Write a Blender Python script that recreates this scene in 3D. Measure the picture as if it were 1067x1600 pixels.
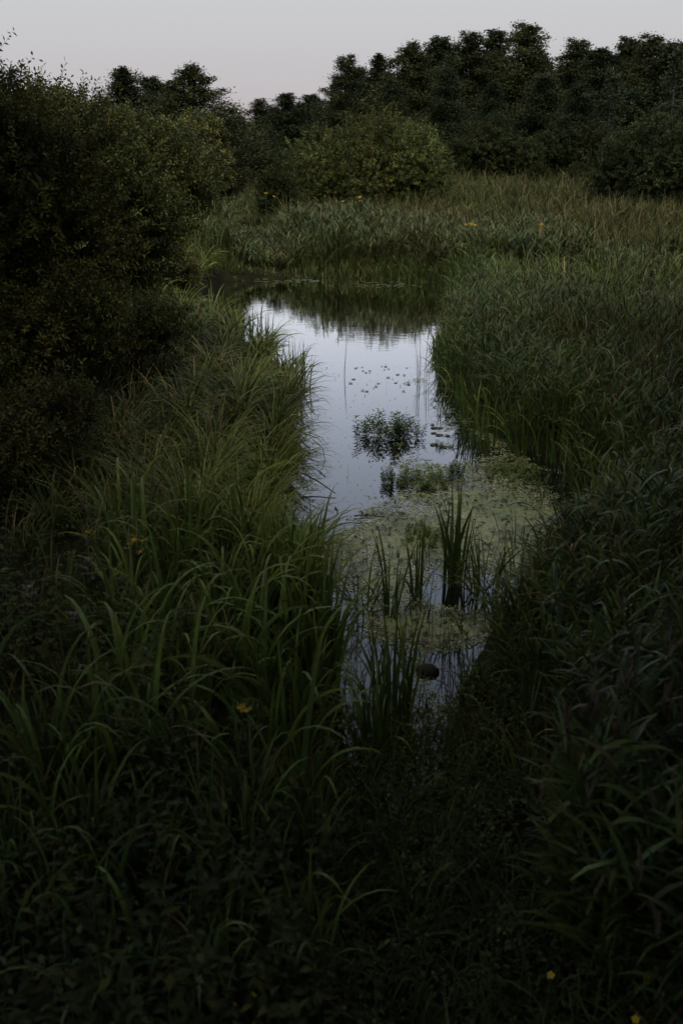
import bpy, math, random
import numpy as np

# ------------------------------------------------------------------ start clean
for o in list(bpy.data.objects):
    bpy.data.objects.remove(o, do_unlink=True)
SC = bpy.context.scene
COL = SC.collection
R = np.random.default_rng(7)
PI = math.pi

# ------------------------------------------------------------------ camera
CAM_H, PITCH, FPX = 4.0, math.radians(20.6), 1555.0
cam_d = bpy.data.cameras.new('camera')
cam = bpy.data.objects.new('camera', cam_d)
COL.objects.link(cam)
cam.location = (0, 0, CAM_H)
cam.rotation_euler = (PI / 2 - PITCH, 0, 0)
cam_d.sensor_fit = 'VERTICAL'
cam_d.sensor_height = 36.0
cam_d.sensor_width = 24.0
cam_d.lens = 35.0
cam_d.clip_start = 0.1
cam_d.clip_end = 3000
cam_d.dof.use_dof = True
cam_d.dof.focus_distance = 17.0
cam_d.dof.aperture_fstop = 2.2
SC.camera = cam

# ------------------------------------------------------------------ sky, sun, exposure
SUN_EL, SUN_AZ = math.radians(70.0), math.radians(188.0)     # veiled light from high behind the camera's left shoulder
W = bpy.data.worlds.new('World')
SC.world = W
W.use_nodes = True
nt = W.node_tree
nt.nodes.clear()
out = nt.nodes.new('ShaderNodeOutputWorld')
bg = nt.nodes.new('ShaderNodeBackground')
sky = nt.nodes.new('ShaderNodeTexSky')
sky.sky_type = 'NISHITA'
sky.sun_disc = False
sky.sun_elevation = SUN_EL
sky.sun_rotation = SUN_AZ
sky.dust_density = 2.0
sky.air_density = 1.0
sky.ozone_density = 1.2
hs = nt.nodes.new('ShaderNodeHueSaturation')
hs.inputs['Saturation'].default_value = 0.35
nt.links.new(sky.outputs[0], hs.inputs['Color'])
# thin even evening cloud over the clear sky: greyish mauve low down, cooler higher up
tc = nt.nodes.new('ShaderNodeTexCoord')
sep = nt.nodes.new('ShaderNodeSeparateXYZ')
nt.links.new(tc.outputs['Generated'], sep.inputs[0])
ramp = nt.nodes.new('ShaderNodeValToRGB')
e = ramp.color_ramp.elements
e[0].position, e[0].color = 0.0, (5.35, 4.75, 5.05, 1)
e[1].position, e[1].color = 1.0, (4.6, 5.4, 7.0, 1)
for pos, c in ((0.06, (5.6, 5.35, 5.55)), (0.12, (5.95, 6.0, 6.15)), (0.22, (6.6, 7.1, 8.3)), (0.36, (6.2, 7.1, 9.0)), (0.6, (5.2, 6.0, 7.8))):
    q = e.new(pos)
    q.color = (*c, 1)
nt.links.new(sep.outputs['Z'], ramp.inputs[0])
mix = nt.nodes.new('ShaderNodeMixRGB')
mix.inputs[0].default_value = 0.85
nt.links.new(hs.outputs[0], mix.inputs[1])
nt.links.new(ramp.outputs[0], mix.inputs[2])
nt.links.new(mix.outputs[0], bg.inputs[0])
bg.inputs[1].default_value = 0.105
nt.links.new(bg.outputs[0], out.inputs[0])

sun_d = bpy.data.lights.new('sun', 'SUN')
sun_d.energy = 2.7
sun_d.angle = math.radians(40)
sun_d.color = (1.0, 0.93, 0.70)
sun = bpy.data.objects.new('sun', sun_d)
COL.objects.link(sun)
# light travels from behind the camera's left shoulder into the scene
sun.rotation_euler = (PI / 2 - SUN_EL, 0, math.radians(-8.0))

SC.view_settings.view_transform = 'Standard'
SC.view_settings.look = 'None'
SC.view_settings.exposure = 0.0
SC.view_settings.gamma = 1.0
SC.view_settings.use_curve_mapping = False
SC.render.engine = 'CYCLES'
cy = SC.cycles
cy.max_bounces = 3
cy.diffuse_bounces = 2
cy.glossy_bounces = 2
cy.transmission_bounces = 1
cy.use_denoising = True
cy.use_adaptive_sampling = True
cy.adaptive_threshold = 0.03
SC.render.use_persistent_data = False

# ------------------------------------------------------------------ helpers
def px(u, v, z=0.0):
    """photo pixel -> world point on the level z"""
    a, b = (u - 533.5) / FPX, (800 - v) / FPX
    dx, dy, dz = a, math.cos(PITCH) + b * math.sin(PITCH), -math.sin(PITCH) + b * math.cos(PITCH)
    t = (z - CAM_H) / dz
    return dx * t, dy * t

def at(u, v, y):
    """photo pixel -> (x, z) at the distance y"""
    a, b = (u - 533.5) / FPX, (800 - v) / FPX
    dx, dy, dz = a, math.cos(PITCH) + b * math.sin(PITCH), -math.sin(PITCH) + b * math.cos(PITCH)
    t = y / dy
    return dx * t, CAM_H + dz * t

_h = R.random((256, 256))
def vnoise(x, y, s):
    x, y = np.asarray(x) / s + 40, np.asarray(y) / s + 40
    xi, yi = np.floor(x).astype(int), np.floor(y).astype(int)
    fx, fy = x - xi, y - yi
    fx, fy = fx * fx * (3 - 2 * fx), fy * fy * (3 - 2 * fy)
    g = lambda i, j: _h[i % 256, j % 256]
    return (g(xi, yi) * (1 - fx) + g(xi + 1, yi) * fx) * (1 - fy) + (g(xi, yi + 1) * (1 - fx) + g(xi + 1, yi + 1) * fx) * fy

def fbm(x, y, s):
    return 0.55 * vnoise(x, y, s) + 0.3 * vnoise(np.asarray(x) + 17, y, s * 0.47) + 0.15 * vnoise(x, np.asarray(y) + 31, s * 0.21)

class Bag:
    """collects vertex, triangle and colour arrays, then makes ONE mesh of them"""
    def __init__(s):
        s.v, s.f, s.c, s.n = [], [], [], 0
    def add(s, v, f, c):
        v = np.asarray(v, float).reshape(-1, 3)
        s.v.append(v)
        s.f.append(np.asarray(f, np.int64).reshape(-1, 3) + s.n)
        c = np.asarray(c, float)
        s.c.append(np.broadcast_to(c, (len(v), 3)) if c.ndim == 1 else c.reshape(-1, 3))
        s.n += len(v)
    def mesh(s, name, mat, smooth=True):
        v, f, c = np.concatenate(s.v), np.concatenate(s.f), np.concatenate(s.c)
        me = bpy.data.meshes.new(name)
        me.vertices.add(len(v))
        me.vertices.foreach_set('co', v.astype(np.float32).ravel())
        me.loops.add(f.size)
        me.loops.foreach_set('vertex_index', f.astype(np.int32).ravel())
        me.polygons.add(len(f))
        me.polygons.foreach_set('loop_start', np.arange(0, f.size, 3, dtype=np.int32))
        me.polygons.foreach_set('loop_total', np.full(len(f), 3, np.int32))
        me.polygons.foreach_set('use_smooth', np.full(len(f), smooth, bool))
        a = me.color_attributes.new('Col', 'FLOAT_COLOR', 'POINT')
        a.data.foreach_set('color', np.c_[np.clip(c, 0, 1), np.ones(len(c))].astype(np.float32).ravel())
        me.update()
        me.validate()
        me.materials.append(mat)
        return me

def link(name, me, parent=None, loc=(0, 0, 0), rot=(0, 0, 0), scale=(1, 1, 1)):
    o = bpy.data.objects.new(name, me)
    COL.objects.link(o)
    o.location, o.rotation_euler, o.scale = loc, rot, scale
    if parent:
        o.parent = parent
    return o

def tag(o, label=None, cat=None, group=None, kind=None):
    for k, v in (('label', label), ('category', cat), ('group', group), ('kind', kind)):
        if v:
            o[k] = v
    return o

def thing(name, label, cat, loc=(0, 0, 0), rz=0.0, group=None, scale=(1, 1, 1)):
    return tag(link(name, None, None, loc, (0, 0, rz), scale), label, cat, group)

# ------------------------------------------------------------------ materials
def mat_plant(name, rough=0.5, spec=0.4, trans=0.25, noise=0.25, scale=3.0):
    m = bpy.data.materials.new(name)
    m.use_nodes = True
    t = m.node_tree
    t.nodes.clear()
    o = t.nodes.new('ShaderNodeOutputMaterial')
    at_ = t.nodes.new('ShaderNodeAttribute')
    at_.attribute_name = 'Col'
    nz = t.nodes.new('ShaderNodeTexNoise')
    nz.inputs['Scale'].default_value = scale
    nz.inputs['Detail'].default_value = 4
    mr = t.nodes.new('ShaderNodeMapRange')
    mr.inputs[1].default_value, mr.inputs[2].default_value = 0.3, 0.7
    mr.inputs[3].default_value, mr.inputs[4].default_value = 1 - noise, 1 + noise
    t.links.new(nz.outputs['Fac'], mr.inputs[0])
    geo = t.nodes.new('ShaderNodeNewGeometry')
    t.links.new(geo.outputs['Position'], nz.inputs['Vector'])
    mu = t.nodes.new('ShaderNodeMixRGB')
    mu.blend_type = 'MULTIPLY'
    mu.inputs[0].default_value = 1
    t.links.new(at_.outputs['Color'], mu.inputs[1])
    t.links.new(mr.outputs[0], mu.inputs[2])
    p = t.nodes.new('ShaderNodeBsdfPrincipled')
    p.inputs['Roughness'].default_value = rough
    p.inputs['Specular IOR Level'].default_value = spec
    t.links.new(mu.outputs[0], p.inputs['Base Color'])
    tr = t.nodes.new('ShaderNodeBsdfTranslucent')
    t.links.new(mu.outputs[0], tr.inputs['Color'])
    ms = t.nodes.new('ShaderNodeMixShader')
    ms.inputs[0].default_value = trans
    t.links.new(p.outputs[0], ms.inputs[1])
    t.links.new(tr.outputs[0], ms.inputs[2])
    t.links.new(ms.outputs[0], o.inputs[0])
    return m

M_BLADE = mat_plant('grass_blade', 0.42, 0.15, 0.2, 0.3, 2.5)
M_REED = mat_plant('reed_leaf', 0.42, 0.18, 0.18, 0.3, 2.5)
M_MEADOW = mat_plant('meadow_grass', 0.6, 0.12, 0.2, 0.35, 0.6)
M_LEAF = mat_plant('shrub_leaf', 0.55, 0.06, 0.2, 0.4, 1.2)
M_TREELEAF = mat_plant('tree_leaf', 0.6, 0.12, 0.2, 0.35, 0.5)
M_BARK = mat_plant('bark', 0.85, 0.2, 0.0, 0.4, 8)
M_FLOWER = mat_plant('petal', 0.6, 0.3, 0.25, 0.15, 20)
M_SCUM = mat_plant('wet_duckweed', 0.45, 0.35, 0.0, 0.3, 9)
M_WEED = mat_plant('floating_weed', 1.0, 0.0, 0.1, 0.3, 9)

def mat_ground():
    m = bpy.data.materials.new('marsh_soil')
    m.use_nodes = True
    t = m.node_tree
    p = t.nodes['Principled BSDF']
    p.inputs['Roughness'].default_value = 1.0
    p.inputs['Specular IOR Level'].default_value = 0.05
    geo = t.nodes.new('ShaderNodeNewGeometry')
    nz = t.nodes.new('ShaderNodeTexNoise')
    nz.inputs['Scale'].default_value = 1.3
    nz.inputs['Detail'].default_value = 8
    t.links.new(geo.outputs['Position'], nz.inputs['Vector'])
    cr = t.nodes.new('ShaderNodeValToRGB')
    cr.color_ramp.elements[0].position, cr.color_ramp.elements[0].color = 0.35, (0.012, 0.010, 0.006, 1)
    cr.color_ramp.elements[1].position, cr.color_ramp.elements[1].color = 0.68, (0.022, 0.024, 0.011, 1)
    t.links.new(nz.outputs['Fac'], cr.inputs[0])
    t.links.new(cr.outputs[0], p.inputs['Base Color'])
    b = t.nodes.new('ShaderNodeBump')
    b.inputs['Strength'].default_value = 0.7
    b.inputs['Distance'].default_value = 0.08
    n2 = t.nodes.new('ShaderNodeTexNoise')
    n2.inputs['Scale'].default_value = 9
    n2.inputs['Detail'].default_value = 6
    t.links.new(geo.outputs['Position'], n2.inputs['Vector'])
    t.links.new(n2.outputs['Fac'], b.inputs['Height'])
    t.links.new(b.outputs[0], p.inputs['Normal'])
    return m

def mat_water():
    m = bpy.data.materials.new('pond_water')
    m.use_nodes = True
    t = m.node_tree
    t.nodes.remove(t.nodes['Principled BSDF'])
    body = t.nodes.new('ShaderNodeBsdfDiffuse')                      # dark peaty water body
    body.inputs['Color'].default_value = (0.006, 0.008, 0.006, 1)
    p = t.nodes.new('ShaderNodeBsdfGlossy')                          # its mirror surface, weighted by the Fresnel term
    p.inputs['Color'].default_value = (1, 1, 1, 1)
    p.inputs['Roughness'].default_value = 0.03
    fr = t.nodes.new('ShaderNodeFresnel')
    fr.inputs['IOR'].default_value = 1.33
    gain = t.nodes.new('ShaderNodeMath')
    gain.operation = 'MULTIPLY'
    gain.use_clamp = True
    gain.inputs[1].default_value = 3.8
    pw = t.nodes.new('ShaderNodeMath')
    pw.operation = 'POWER'
    pw.inputs[1].default_value = 1.28
    t.links.new(fr.outputs[0], pw.inputs[0])
    t.links.new(pw.outputs[0], gain.inputs[0])
    sh = t.nodes.new('ShaderNodeMixShader')
    t.links.new(gain.outputs[0], sh.inputs[0])
    t.links.new(body.outputs[0], sh.inputs[1])
    t.links.new(p.outputs[0], sh.inputs[2])
    t.links.new(sh.outputs[0], t.nodes['Material Output'].inputs[0])
    geo = t.nodes.new('ShaderNodeNewGeometry')
    mp = t.nodes.new('ShaderNodeMapping')
    mp.inputs['Scale'].default_value = (1.0, 1.7, 1.0)
    t.links.new(geo.outputs['Position'], mp.inputs[0])
    n1 = t.nodes.new('ShaderNodeTexNoise')
    n1.inputs['Scale'].default_value = 3.2
    n1.inputs['Detail'].default_value = 3
    t.links.new(mp.outputs[0], n1.inputs['Vector'])
    b = t.nodes.new('ShaderNodeBump')
    b.inputs['Strength'].default_value = 0.055
    b.inputs['Distance'].default_value = 0.02
    t.links.new(n1.outputs['Fac'], b.inputs['Height'])
    t.links.new(b.outputs[0], p.inputs['Normal'])
    return m

M_GROUND, M_WATER = mat_ground(), mat_water()

# ------------------------------------------------------------------ pond outline and terrain
SHORE = np.array([(0.2, 5.4), (0.05, 5.8), (-0.02, 6.5), (-0.1, 7.5), (-0.3, 8.9), (-0.55, 9.6), (-0.68, 11), (-0.66, 13),
                  (-0.80, 16), (-1.1, 18), (-1.45, 19.6), (-2.1, 20.6), (-3.0, 21.4), (-3.5, 22.6), (-3.7, 25.5), (-3.8, 28.4), (-3.4, 29.9), (-2.6, 30.7),
                  (-1.2, 30.9), (0.2, 30.75), (1.8, 30.4), (3.1, 29.7), (3.7, 27.6), (3.4, 24.8), (2.5, 22.6), (1.95, 20.2), (1.85, 17.6),
                  (2.0, 15.5), (2.25, 13.8), (2.9, 12.6), (2.95, 10.8), (2.4, 9.5), (1.7, 8.5), (1.2, 7.5), (0.92, 6.75), (0.75, 6.2),
                  (0.62, 5.6), (0.35, 5.15)])

def shore_dist(x, y):
    """signed distance to the shoreline: > 0 on land"""
    x, y = np.asarray(x, float), np.asarray(y, float)
    d = np.full(x.shape, 1e9)
    ins = np.zeros(x.shape, bool)
    n = len(SHORE)
    for i in range(n):
        ax, ay = SHORE[i]
        bx, by = SHORE[(i + 1) % n]
        ex, ey = bx - ax, by - ay
        t = np.clip(((x - ax) * ex + (y - ay) * ey) / (ex * ex + ey * ey), 0, 1)
        d = np.minimum(d, np.hypot(x - ax - t * ex, y - ay - t * ey))
        if ay != by:
            c = ((ay > y) != (by > y)) & (x < (bx - ax) * (y - ay) / (by - ay) + ax)
            ins ^= c
    return np.where(ins, -d, d)

def height(x, y, sd=None):
    x, y = np.asarray(x, float), np.asarray(y, float)
    sd = shore_dist(x, y) if sd is None else sd
    land = 0.04 + 0.36 * (1 - np.exp(-np.maximum(sd, 0) / 0.9))
    marsh = np.clip((x + 0.5) / 0.5, 0, 1) * np.clip((7.6 - y) / 1.2, 0, 1) * np.clip((2.4 - x) / 0.8, 0, 1)
    land = land * (1 - 0.78 * marsh)
    land = land + np.clip((-x - 1.6) / 3.0, 0, 1) * 0.45 * np.clip((40 - y) / 10, 0, 1)
    land = land + np.clip((y - 32) / 48, 0, 1) * 0.85
    land = land + (fbm(x, y, 2.3) - 0.5) * 0.16 * np.clip(sd / 0.8, 0, 1) + (fbm(x, y, 9) - 0.5) * 0.3 * np.clip(sd / 4, 0, 1)
    return np.where(sd > 0, land, np.maximum(-0.6, -0.02 + sd * 0.7))

def ground_z(x, y):
    return float(height(np.array([x]), np.array([y]))[0])

def axis(lo, hi, step, far_lo, far_hi, n):
    core = np.arange(lo, hi, step)
    a = lo - (np.geomspace(step * 2, lo - far_lo, n))[::-1]
    b = core[-1] + np.geomspace(step * 2, far_hi - core[-1], n)
    return np.concatenate([a, core, b])

gx, gy = axis(-7, 8, 0.16, -900, 900, 34), axis(1, 34, 0.2, -400, 1800, 40)
X, Y = np.meshgrid(gx, gy)
Z = height(X, Y)
nx, ny = len(gx), len(gy)
idx = np.arange(nx * ny).reshape(ny, nx)
a, b, c, d = idx[:-1, :-1].ravel(), idx[:-1, 1:].ravel(), idx[1:, 1:].ravel(), idx[1:, :-1].ravel()
g = Bag()
g.add(np.c_[X.ravel(), Y.ravel(), Z.ravel()], np.r_[np.c_[a, b, c], np.c_[a, c, d]], (0.03, 0.03, 0.02))
tag(link('ground', g.mesh('ground', M_GROUND)), 'dark marshy soil of the banks and the meadow', kind='structure')
g = Bag()
g.add([(-7, 0.5, 0), (6, 0.5, 0), (6, 33, 0), (-7, 33, 0)], [(0, 1, 2), (0, 2, 3)], (0, 0, 0))
tag(link('pond_water', g.mesh('pond_water', M_WATER, False)), 'still dark water of the narrow pond', kind='structure')

# ------------------------------------------------------------------ blade and leaf makers (vectorised)
def blades(bag, base, az, L, Wd, t0, bend, p, S, col, tip=None, fold=0.0, tw0=0.0, tw1=0.0, vein=None):
    base = np.asarray(base, float).reshape(-1, 3)
    N = len(base)
    f = lambda q: np.broadcast_to(np.asarray(q, float), (N,)).reshape(N, 1)
    az, L, Wd, t0, bend, p, tw0, tw1 = map(f, (az, L, Wd, t0, bend, p, tw0, tw1))
    s = np.linspace(0, 1, S + 1)[None, :]
    sm = (s[:, 1:] + s[:, :-1]) / 2
    am = t0 + bend * sm ** p
    ang = t0 + bend * s ** p
    z0 = np.zeros((N, 1))
    hor = np.c_[z0, np.cumsum(np.sin(am), 1)] * L / S
    ver = np.c_[z0, np.cumsum(np.cos(am), 1)] * L / S
    dx, dy = np.cos(az), np.sin(az)
    C = np.stack([base[:, :1] + hor * dx, base[:, 1:2] + hor * dy, base[:, 2:3] + ver], -1)
    nrm = np.stack([np.cos(ang) * dx, np.cos(ang) * dy, -np.sin(ang)], -1)
    perp = np.stack([-dy * np.ones_like(s), dx * np.ones_like(s), np.zeros_like(ang)], -1)
    tau = (tw0 + tw1 * s)[..., None]
    side = np.cos(tau) * perp + np.sin(tau) * nrm
    nn = -np.sin(tau) * perp + np.cos(tau) * nrm
    w = (Wd * 0.5 * (1 - s ** 2.6) * (0.6 + 0.4 * np.minimum(1, s * 4)))[..., None]
    col = np.broadcast_to(np.asarray(col, float), (N, 3))[:, None, :]
    if tip is not None:
        tip = np.broadcast_to(np.asarray(tip, float), (N, 3))[:, None, :]
        k = np.clip((s - 0.55) / 0.45, 0, 1)[..., None]
        cc = col * (1 - k) + tip * k
    else:
        cc = col * np.ones((1, S + 1, 1))
    lft, rgt, mid = C - side * w, C + side * w, C - nn * w * fold
    if fold:
        V = np.concatenate([np.stack([lft[:, :S], mid[:, :S], rgt[:, :S]], 2).reshape(N, 3 * S, 3), C[:, S:]], 1)
        CC = np.concatenate([np.repeat(cc[:, :S], 3, 1), cc[:, S:]], 1)
        t = []
        for i in range(S - 1):
            q = 3 * i
            t += [(q, q + 1, q + 4), (q, q + 4, q + 3), (q + 1, q + 2, q + 5), (q + 1, q + 5, q + 4)]
        q = 3 * (S - 1)
        t += [(q, q + 1, 3 * S), (q + 1, q + 2, 3 * S)]
        k = 3 * S + 1
    else:
        V = np.concatenate([np.stack([lft[:, :S], rgt[:, :S]], 2).reshape(N, 2 * S, 3), C[:, S:]], 1)
        CC = np.concatenate([np.repeat(cc[:, :S], 2, 1), cc[:, S:]], 1)
        t = []
        for i in range(S - 1):
            q = 2 * i
            t += [(q, q + 1, q + 3), (q, q + 3, q + 2)]
        t += [(2 * S - 2, 2 * S - 1, 2 * S)]
        k = 2 * S + 1
    T = np.asarray(t)[None] + (np.arange(N) * k)[:, None, None]
    bag.add(V.reshape(-1, 3), T.reshape(-1, 3), CC.reshape(-1, 3))
    return C

def leaves(bag, P, D, Nn, L, Wd, col, droop=0.15):
    """folded rhombic leaves: centre P, axis D, face normal near Nn"""
    P, D, Nn = (np.asarray(q, float).reshape(-1, 3) for q in (P, D, Nn))
    n = len(P)
    D = D / (np.linalg.norm(D, axis=1, keepdims=True) + 1e-9)
    S_ = np.cross(D, Nn)
    S_ /= np.linalg.norm(S_, axis=1, keepdims=True) + 1e-9
    U = np.cross(S_, D)
    L = np.broadcast_to(np.asarray(L, float), (n,))[:, None]
    Wd = np.broadcast_to(np.asarray(Wd, float), (n,))[:, None]
    V = np.stack([P - D * L / 2, P + S_ * Wd / 2 + U * Wd * droop, P + D * L / 2 - U * L * 0.1, P - S_ * Wd / 2 + U * Wd * droop], 1)
    T = np.array([(0, 1, 2), (0, 2, 3)])[None] + (np.arange(n) * 4)[:, None, None]
    col = np.broadcast_to(np.asarray(col, float), (n, 3))
    bag.add(V.reshape(-1, 3), T.reshape(-1, 3), np.repeat(col, 4, 0))

def tube(bag, pts, rad, col, sides=5):
    pts = np.asarray(pts, float)
    n = len(pts)
    tg = np.gradient(pts, axis=0)
    tg /= np.linalg.norm(tg, axis=1, keepdims=True) + 1e-9
    ref = np.where(np.abs(tg[:, 2:3]) > 0.9, np.array([[1.0, 0, 0]]), np.array([[0, 0, 1.0]]))
    u = np.cross(tg, ref)
    u /= np.linalg.norm(u, axis=1, keepdims=True)
    v = np.cross(tg, u)
    a = np.arange(sides) / sides * 2 * PI
    rad = np.broadcast_to(np.asarray(rad, float), (n,))
    V = pts[:, None] + rad[:, None, None] * (np.cos(a)[None, :, None] * u[:, None] + np.sin(a)[None, :, None] * v[:, None])
    t = []
    for i in range(n - 1):
        for j in range(sides):
            k = (j + 1) % sides
            t += [(i * sides + j, i * sides + k, (i + 1) * sides + k), (i * sides + j, (i + 1) * sides + k, (i + 1) * sides + j)]
    m = n * sides
    V = np.concatenate([V.reshape(-1, 3), pts[:1], pts[-1:]])
    for j in range(sides):
        k = (j + 1) % sides
        t += [(m, k, j), (m + 1, (n - 1) * sides + j, (n - 1) * sides + k)]
    bag.add(V, t, col)

def rnd(lo, hi, n):
    return R.uniform(lo, hi, n)

def jitter(col, n, amt=0.2, hue=0.12):
    c = np.broadcast_to(np.asarray(col, float), (n, 3))
    b = np.exp(R.normal(0, amt, (n, 1)))
    h = R.normal(0, hue, (n, 1))
    return c * b * np.c_[1 + h, np.ones((n, 1)), 1 - h]

def unit(n):
    v = R.normal(size=(n, 3))
    return v / np.linalg.norm(v, axis=1, keepdims=True)

#@@TREES
# ------------------------------------------------------------------ trees of the wood
def make_tree(H, spread, seed, leaf=0.155, col=(0.031, 0.040, 0.015), per=60, low=0.1, shape=0.8, bark=(0.05, 0.042, 0.035), trunk_r=0.17, limbs=104):
    """tapered trunk with limbs + a crown of leaf sprays set in tiers along the limbs; returns (trunk mesh, crown mesh)"""
    global R
    keep, R = R, np.random.default_rng(seed)
    tb, cb = Bag(), Bag()
    k = np.linspace(0, 1, 9)
    wob = np.cumsum(R.normal(0, 0.02 * H / 9, (9, 2)), 0)
    tr = np.c_[wob, k * H]
    tube(tb, tr, trunk_r * (1 - k) ** 0.8 + 0.015, bark, 7)
    P, D, Cc = [], [], []
    for i in range(limbs):
        t = low + (0.97 - low) * ((i + R.random()) / limbs) ** 0.9
        az = i * 2.39996 + R.normal(0, 0.4)
        tt = (t - low) / (1 - low)
        prof = min(1.0, tt / 0.22 + 0.45) * (1 - tt ** (0.75 + shape)) ** 1.1 + 0.03
        ln = spread * prof * R.uniform(0.55, 1.3) / max(0.6, math.cos(math.radians(25 + 20 * tt)))
        el = math.radians(R.uniform(-12, 38) + 14 * tt)
        p0 = np.array([np.interp(t, k, tr[:, 0]), np.interp(t, k, tr[:, 1]), t * H])
        q = np.linspace(0, 1, 5)[:, None]
        dv = np.array([math.cos(az) * math.cos(el), math.sin(az) * math.cos(el), math.sin(el)])
        pts = p0 + dv * ln * q + np.array([0, 0, -0.08 * ln]) * q ** 2
        tube(tb, pts, np.linspace(trunk_r * 0.3 * (1 - t) + 0.02, 0.01, 5), bark, 4)
        nc = max(3, int(ln * 2.9))
        for j in range(nc):
            s = 0.2 + 0.85 * (j + R.random()) / nc
            c = p0 + dv * ln * s + np.array([0, 0, -0.08 * ln * s * s]) + R.normal(0, 0.22, 3)
            r = R.uniform(0.5, 0.95) * (0.6 + 0.12 * spread) * (1 - 0.68 * tt)
            u = R.normal(0, 0.68, (per, 3)) * np.array([r, r, r * 0.8])
            P.append(c + u)
            
            D.append(unit(per) + dv * 0.7 - np.array([0, 0, 0.35]))
            Cc.append(jitter(np.array(col) * R.uniform(0.75, 1.3), per, 0.2, 0.08))
    P, D, Cc = map(np.concatenate, (P, D, Cc))
    n = len(P)
    leaves(cb, P, D, unit(n) * 0.9 + np.array([0, 0, 0.9]), rnd(0.6, 1.25, n) * leaf, rnd(0.5, 0.85, n) * leaf, Cc)
    R = keep
    return tb.mesh('trunk', M_BARK), cb.mesh('crown', M_TREELEAF)

TREES = [make_tree(12, 2.5, 11, shape=0.75), make_tree(13, 3.0, 12, shape=0.62, col=(0.036, 0.043, 0.015)),
         make_tree(11.5, 2.2, 13, shape=0.95, col=(0.027, 0.038, 0.016)), make_tree(12.5, 3.2, 14, shape=0.7, col=(0.046, 0.050, 0.017)),
         make_tree(10, 2.7, 15, shape=0.6, col=(0.028, 0.036, 0.014), limbs=92)]
TREE_H = (12, 13, 11.5, 12.5, 10)
BIRCH = make_tree(11, 1.5, 21, leaf=0.2, col=(0.045, 0.055, 0.026), per=34, low=0.3, shape=0.8, bark=(0.20, 0.19, 0.17), trunk_r=0.09, limbs=40)

FAR = 0.75
def tree(kind, u, v_top, y, label, group=None, name='alder_tree', wide=1.0, rz=None):
    """a tree standing at the distance y whose top reaches the photo row v_top at column u"""
    y = y * FAR if y > 80 else y
    x, zt = at(u, v_top, y)
    zb = ground_z(x, y) - 0.1
    src, H = (BIRCH, 11) if kind == 'birch' else (TREES[kind], TREE_H[kind])
    s = (zt - zb) / (H * 1.03)
    t = thing(name, label, 'tree', (x, y, zb), R.uniform(0, 6.28) if rz is None else rz, group, (s * wide, s * wide, s))
    link('trunk', src[0], t)
    link('crown', src[1], t)
    return t

GW = 'alders in the wood across the far end of the meadow'
front = [
    (1, 540, 82, 108, 'dark alder standing at the wood\'s edge where the skyline steps down to open sky', 1.15),
    (0, 596, 78, 112, 'narrow alder second in from the sky-side corner of the wood', 1.0),
    (3, 648, 62, 104, 'broad alder towering straight above the big rounded willow bush', 1.25),
    (2, 690, 48, 116, 'alder with a flat tufted top behind the broad alder above the willow bush', 1.2),
    (1, 737, 44, 110, 'alder rising over the gap between willow bush and meadow shrubs', 1.2),
    (0, 770, 38, 118, 'slim alder peeping up just before the highest crown of the wood', 1.1),
    (3, 822, 30, 112, 'tallest dark alder whose peak tops the whole wood', 1.2),
    (4, 852, 110, 98, 'shorter pointed alder standing forward of the tallest one', 1.0),
    (1, 905, 56, 110, 'round-headed alder just past the dip in the wood\'s skyline', 1.25),
    (2, 945, 66, 104, 'alder with drooping tiers above the tan strip of dry grass', 1.2),
    (0, 985, 50, 116, 'alder with an open ragged head near the picture\'s right side', 1.1),
    (3, 1022, 48, 112, 'alder with a broad double top above the dark round shrub', 1.1),
    (4, 1058, 62, 106, 'dark alder at the very right end of the wood', 1.3),
]
for k, u, v, y, lab, wd in front:
    tree(k, u, v, y, lab, GW, wide=wd * 1.45)
tree(4, 700, 100, 97, 'lighter olive alder low in front of the wood behind the willow bush', GW, wide=1.1)
tree(2, 770, 120, 96, 'mid-height alder filling the wood\'s front above the small meadow shrubs', GW, wide=1.2)
tree(0, 615, 118, 96, 'alder half hidden behind the willow bush crown', GW, wide=1.2)
tree(4, 905, 125, 95, 'low dark alder in front of the wood beside the pale birch stem', GW, wide=1.3)
tree('birch', 957, 100, 93, 'slender birch with a pale thin trunk before the dark wood', name='birch_tree', wide=1.0)
tree('birch', 1060, 66, 96, 'birch with pale upright stems at the right edge of the wood', name='birch_tree', wide=1.1)
for i in range(26):
    u = 525 + i * 27 + R.uniform(-10, 10)
    tree(int(R.integers(0, 5)), u, R.uniform(55, 100) + max(0, 640 - u) * 0.35, R.uniform(122, 150), 'alder deep in the wood behind the front rank of alders', 'alders deep in the wood', wide=1.25)
GF = 'distant trees beyond the bend of the valley'
for k, u, v, y, lab in ((1, 406, 152, 135, 'distant leafy tree at the lowest dip of the skyline'), (0, 446, 141, 130, 'distant dark tree with the highest crown of the far clump'),
                        (2, 487, 142, 128, 'distant tree closing the far clump against the wood'), (4, 366, 180, 170, 'tiny farthest tree low beside the paired bank trees'),
                        (3, 425, 165, 150, 'distant tree tucked behind the far clump\'s front trees'), (4, 468, 160, 150, 'distant tree half hidden between two taller far trees')):
    tree(k, u, v, y, lab, GF, wide=2.2)
GL = 'trees rising behind the left bank thicket'
tree(0, 196, 98, 62, 'dark tree with a notched crown behind the left bank thicket', GL, wide=1.85)
tree(2, 237, 112, 66, 'thin open-crowned tree with sky showing through between two fuller trees', GL, wide=1.85)
tree(3, 303, 97, 60, 'full dark tree with pointed top standing against open sky above the thicket', GL, wide=2.1)
tree(4, 268, 128, 72, 'small tree filling the notch beside the pointed thicket tree', GL, wide=1.85)

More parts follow.
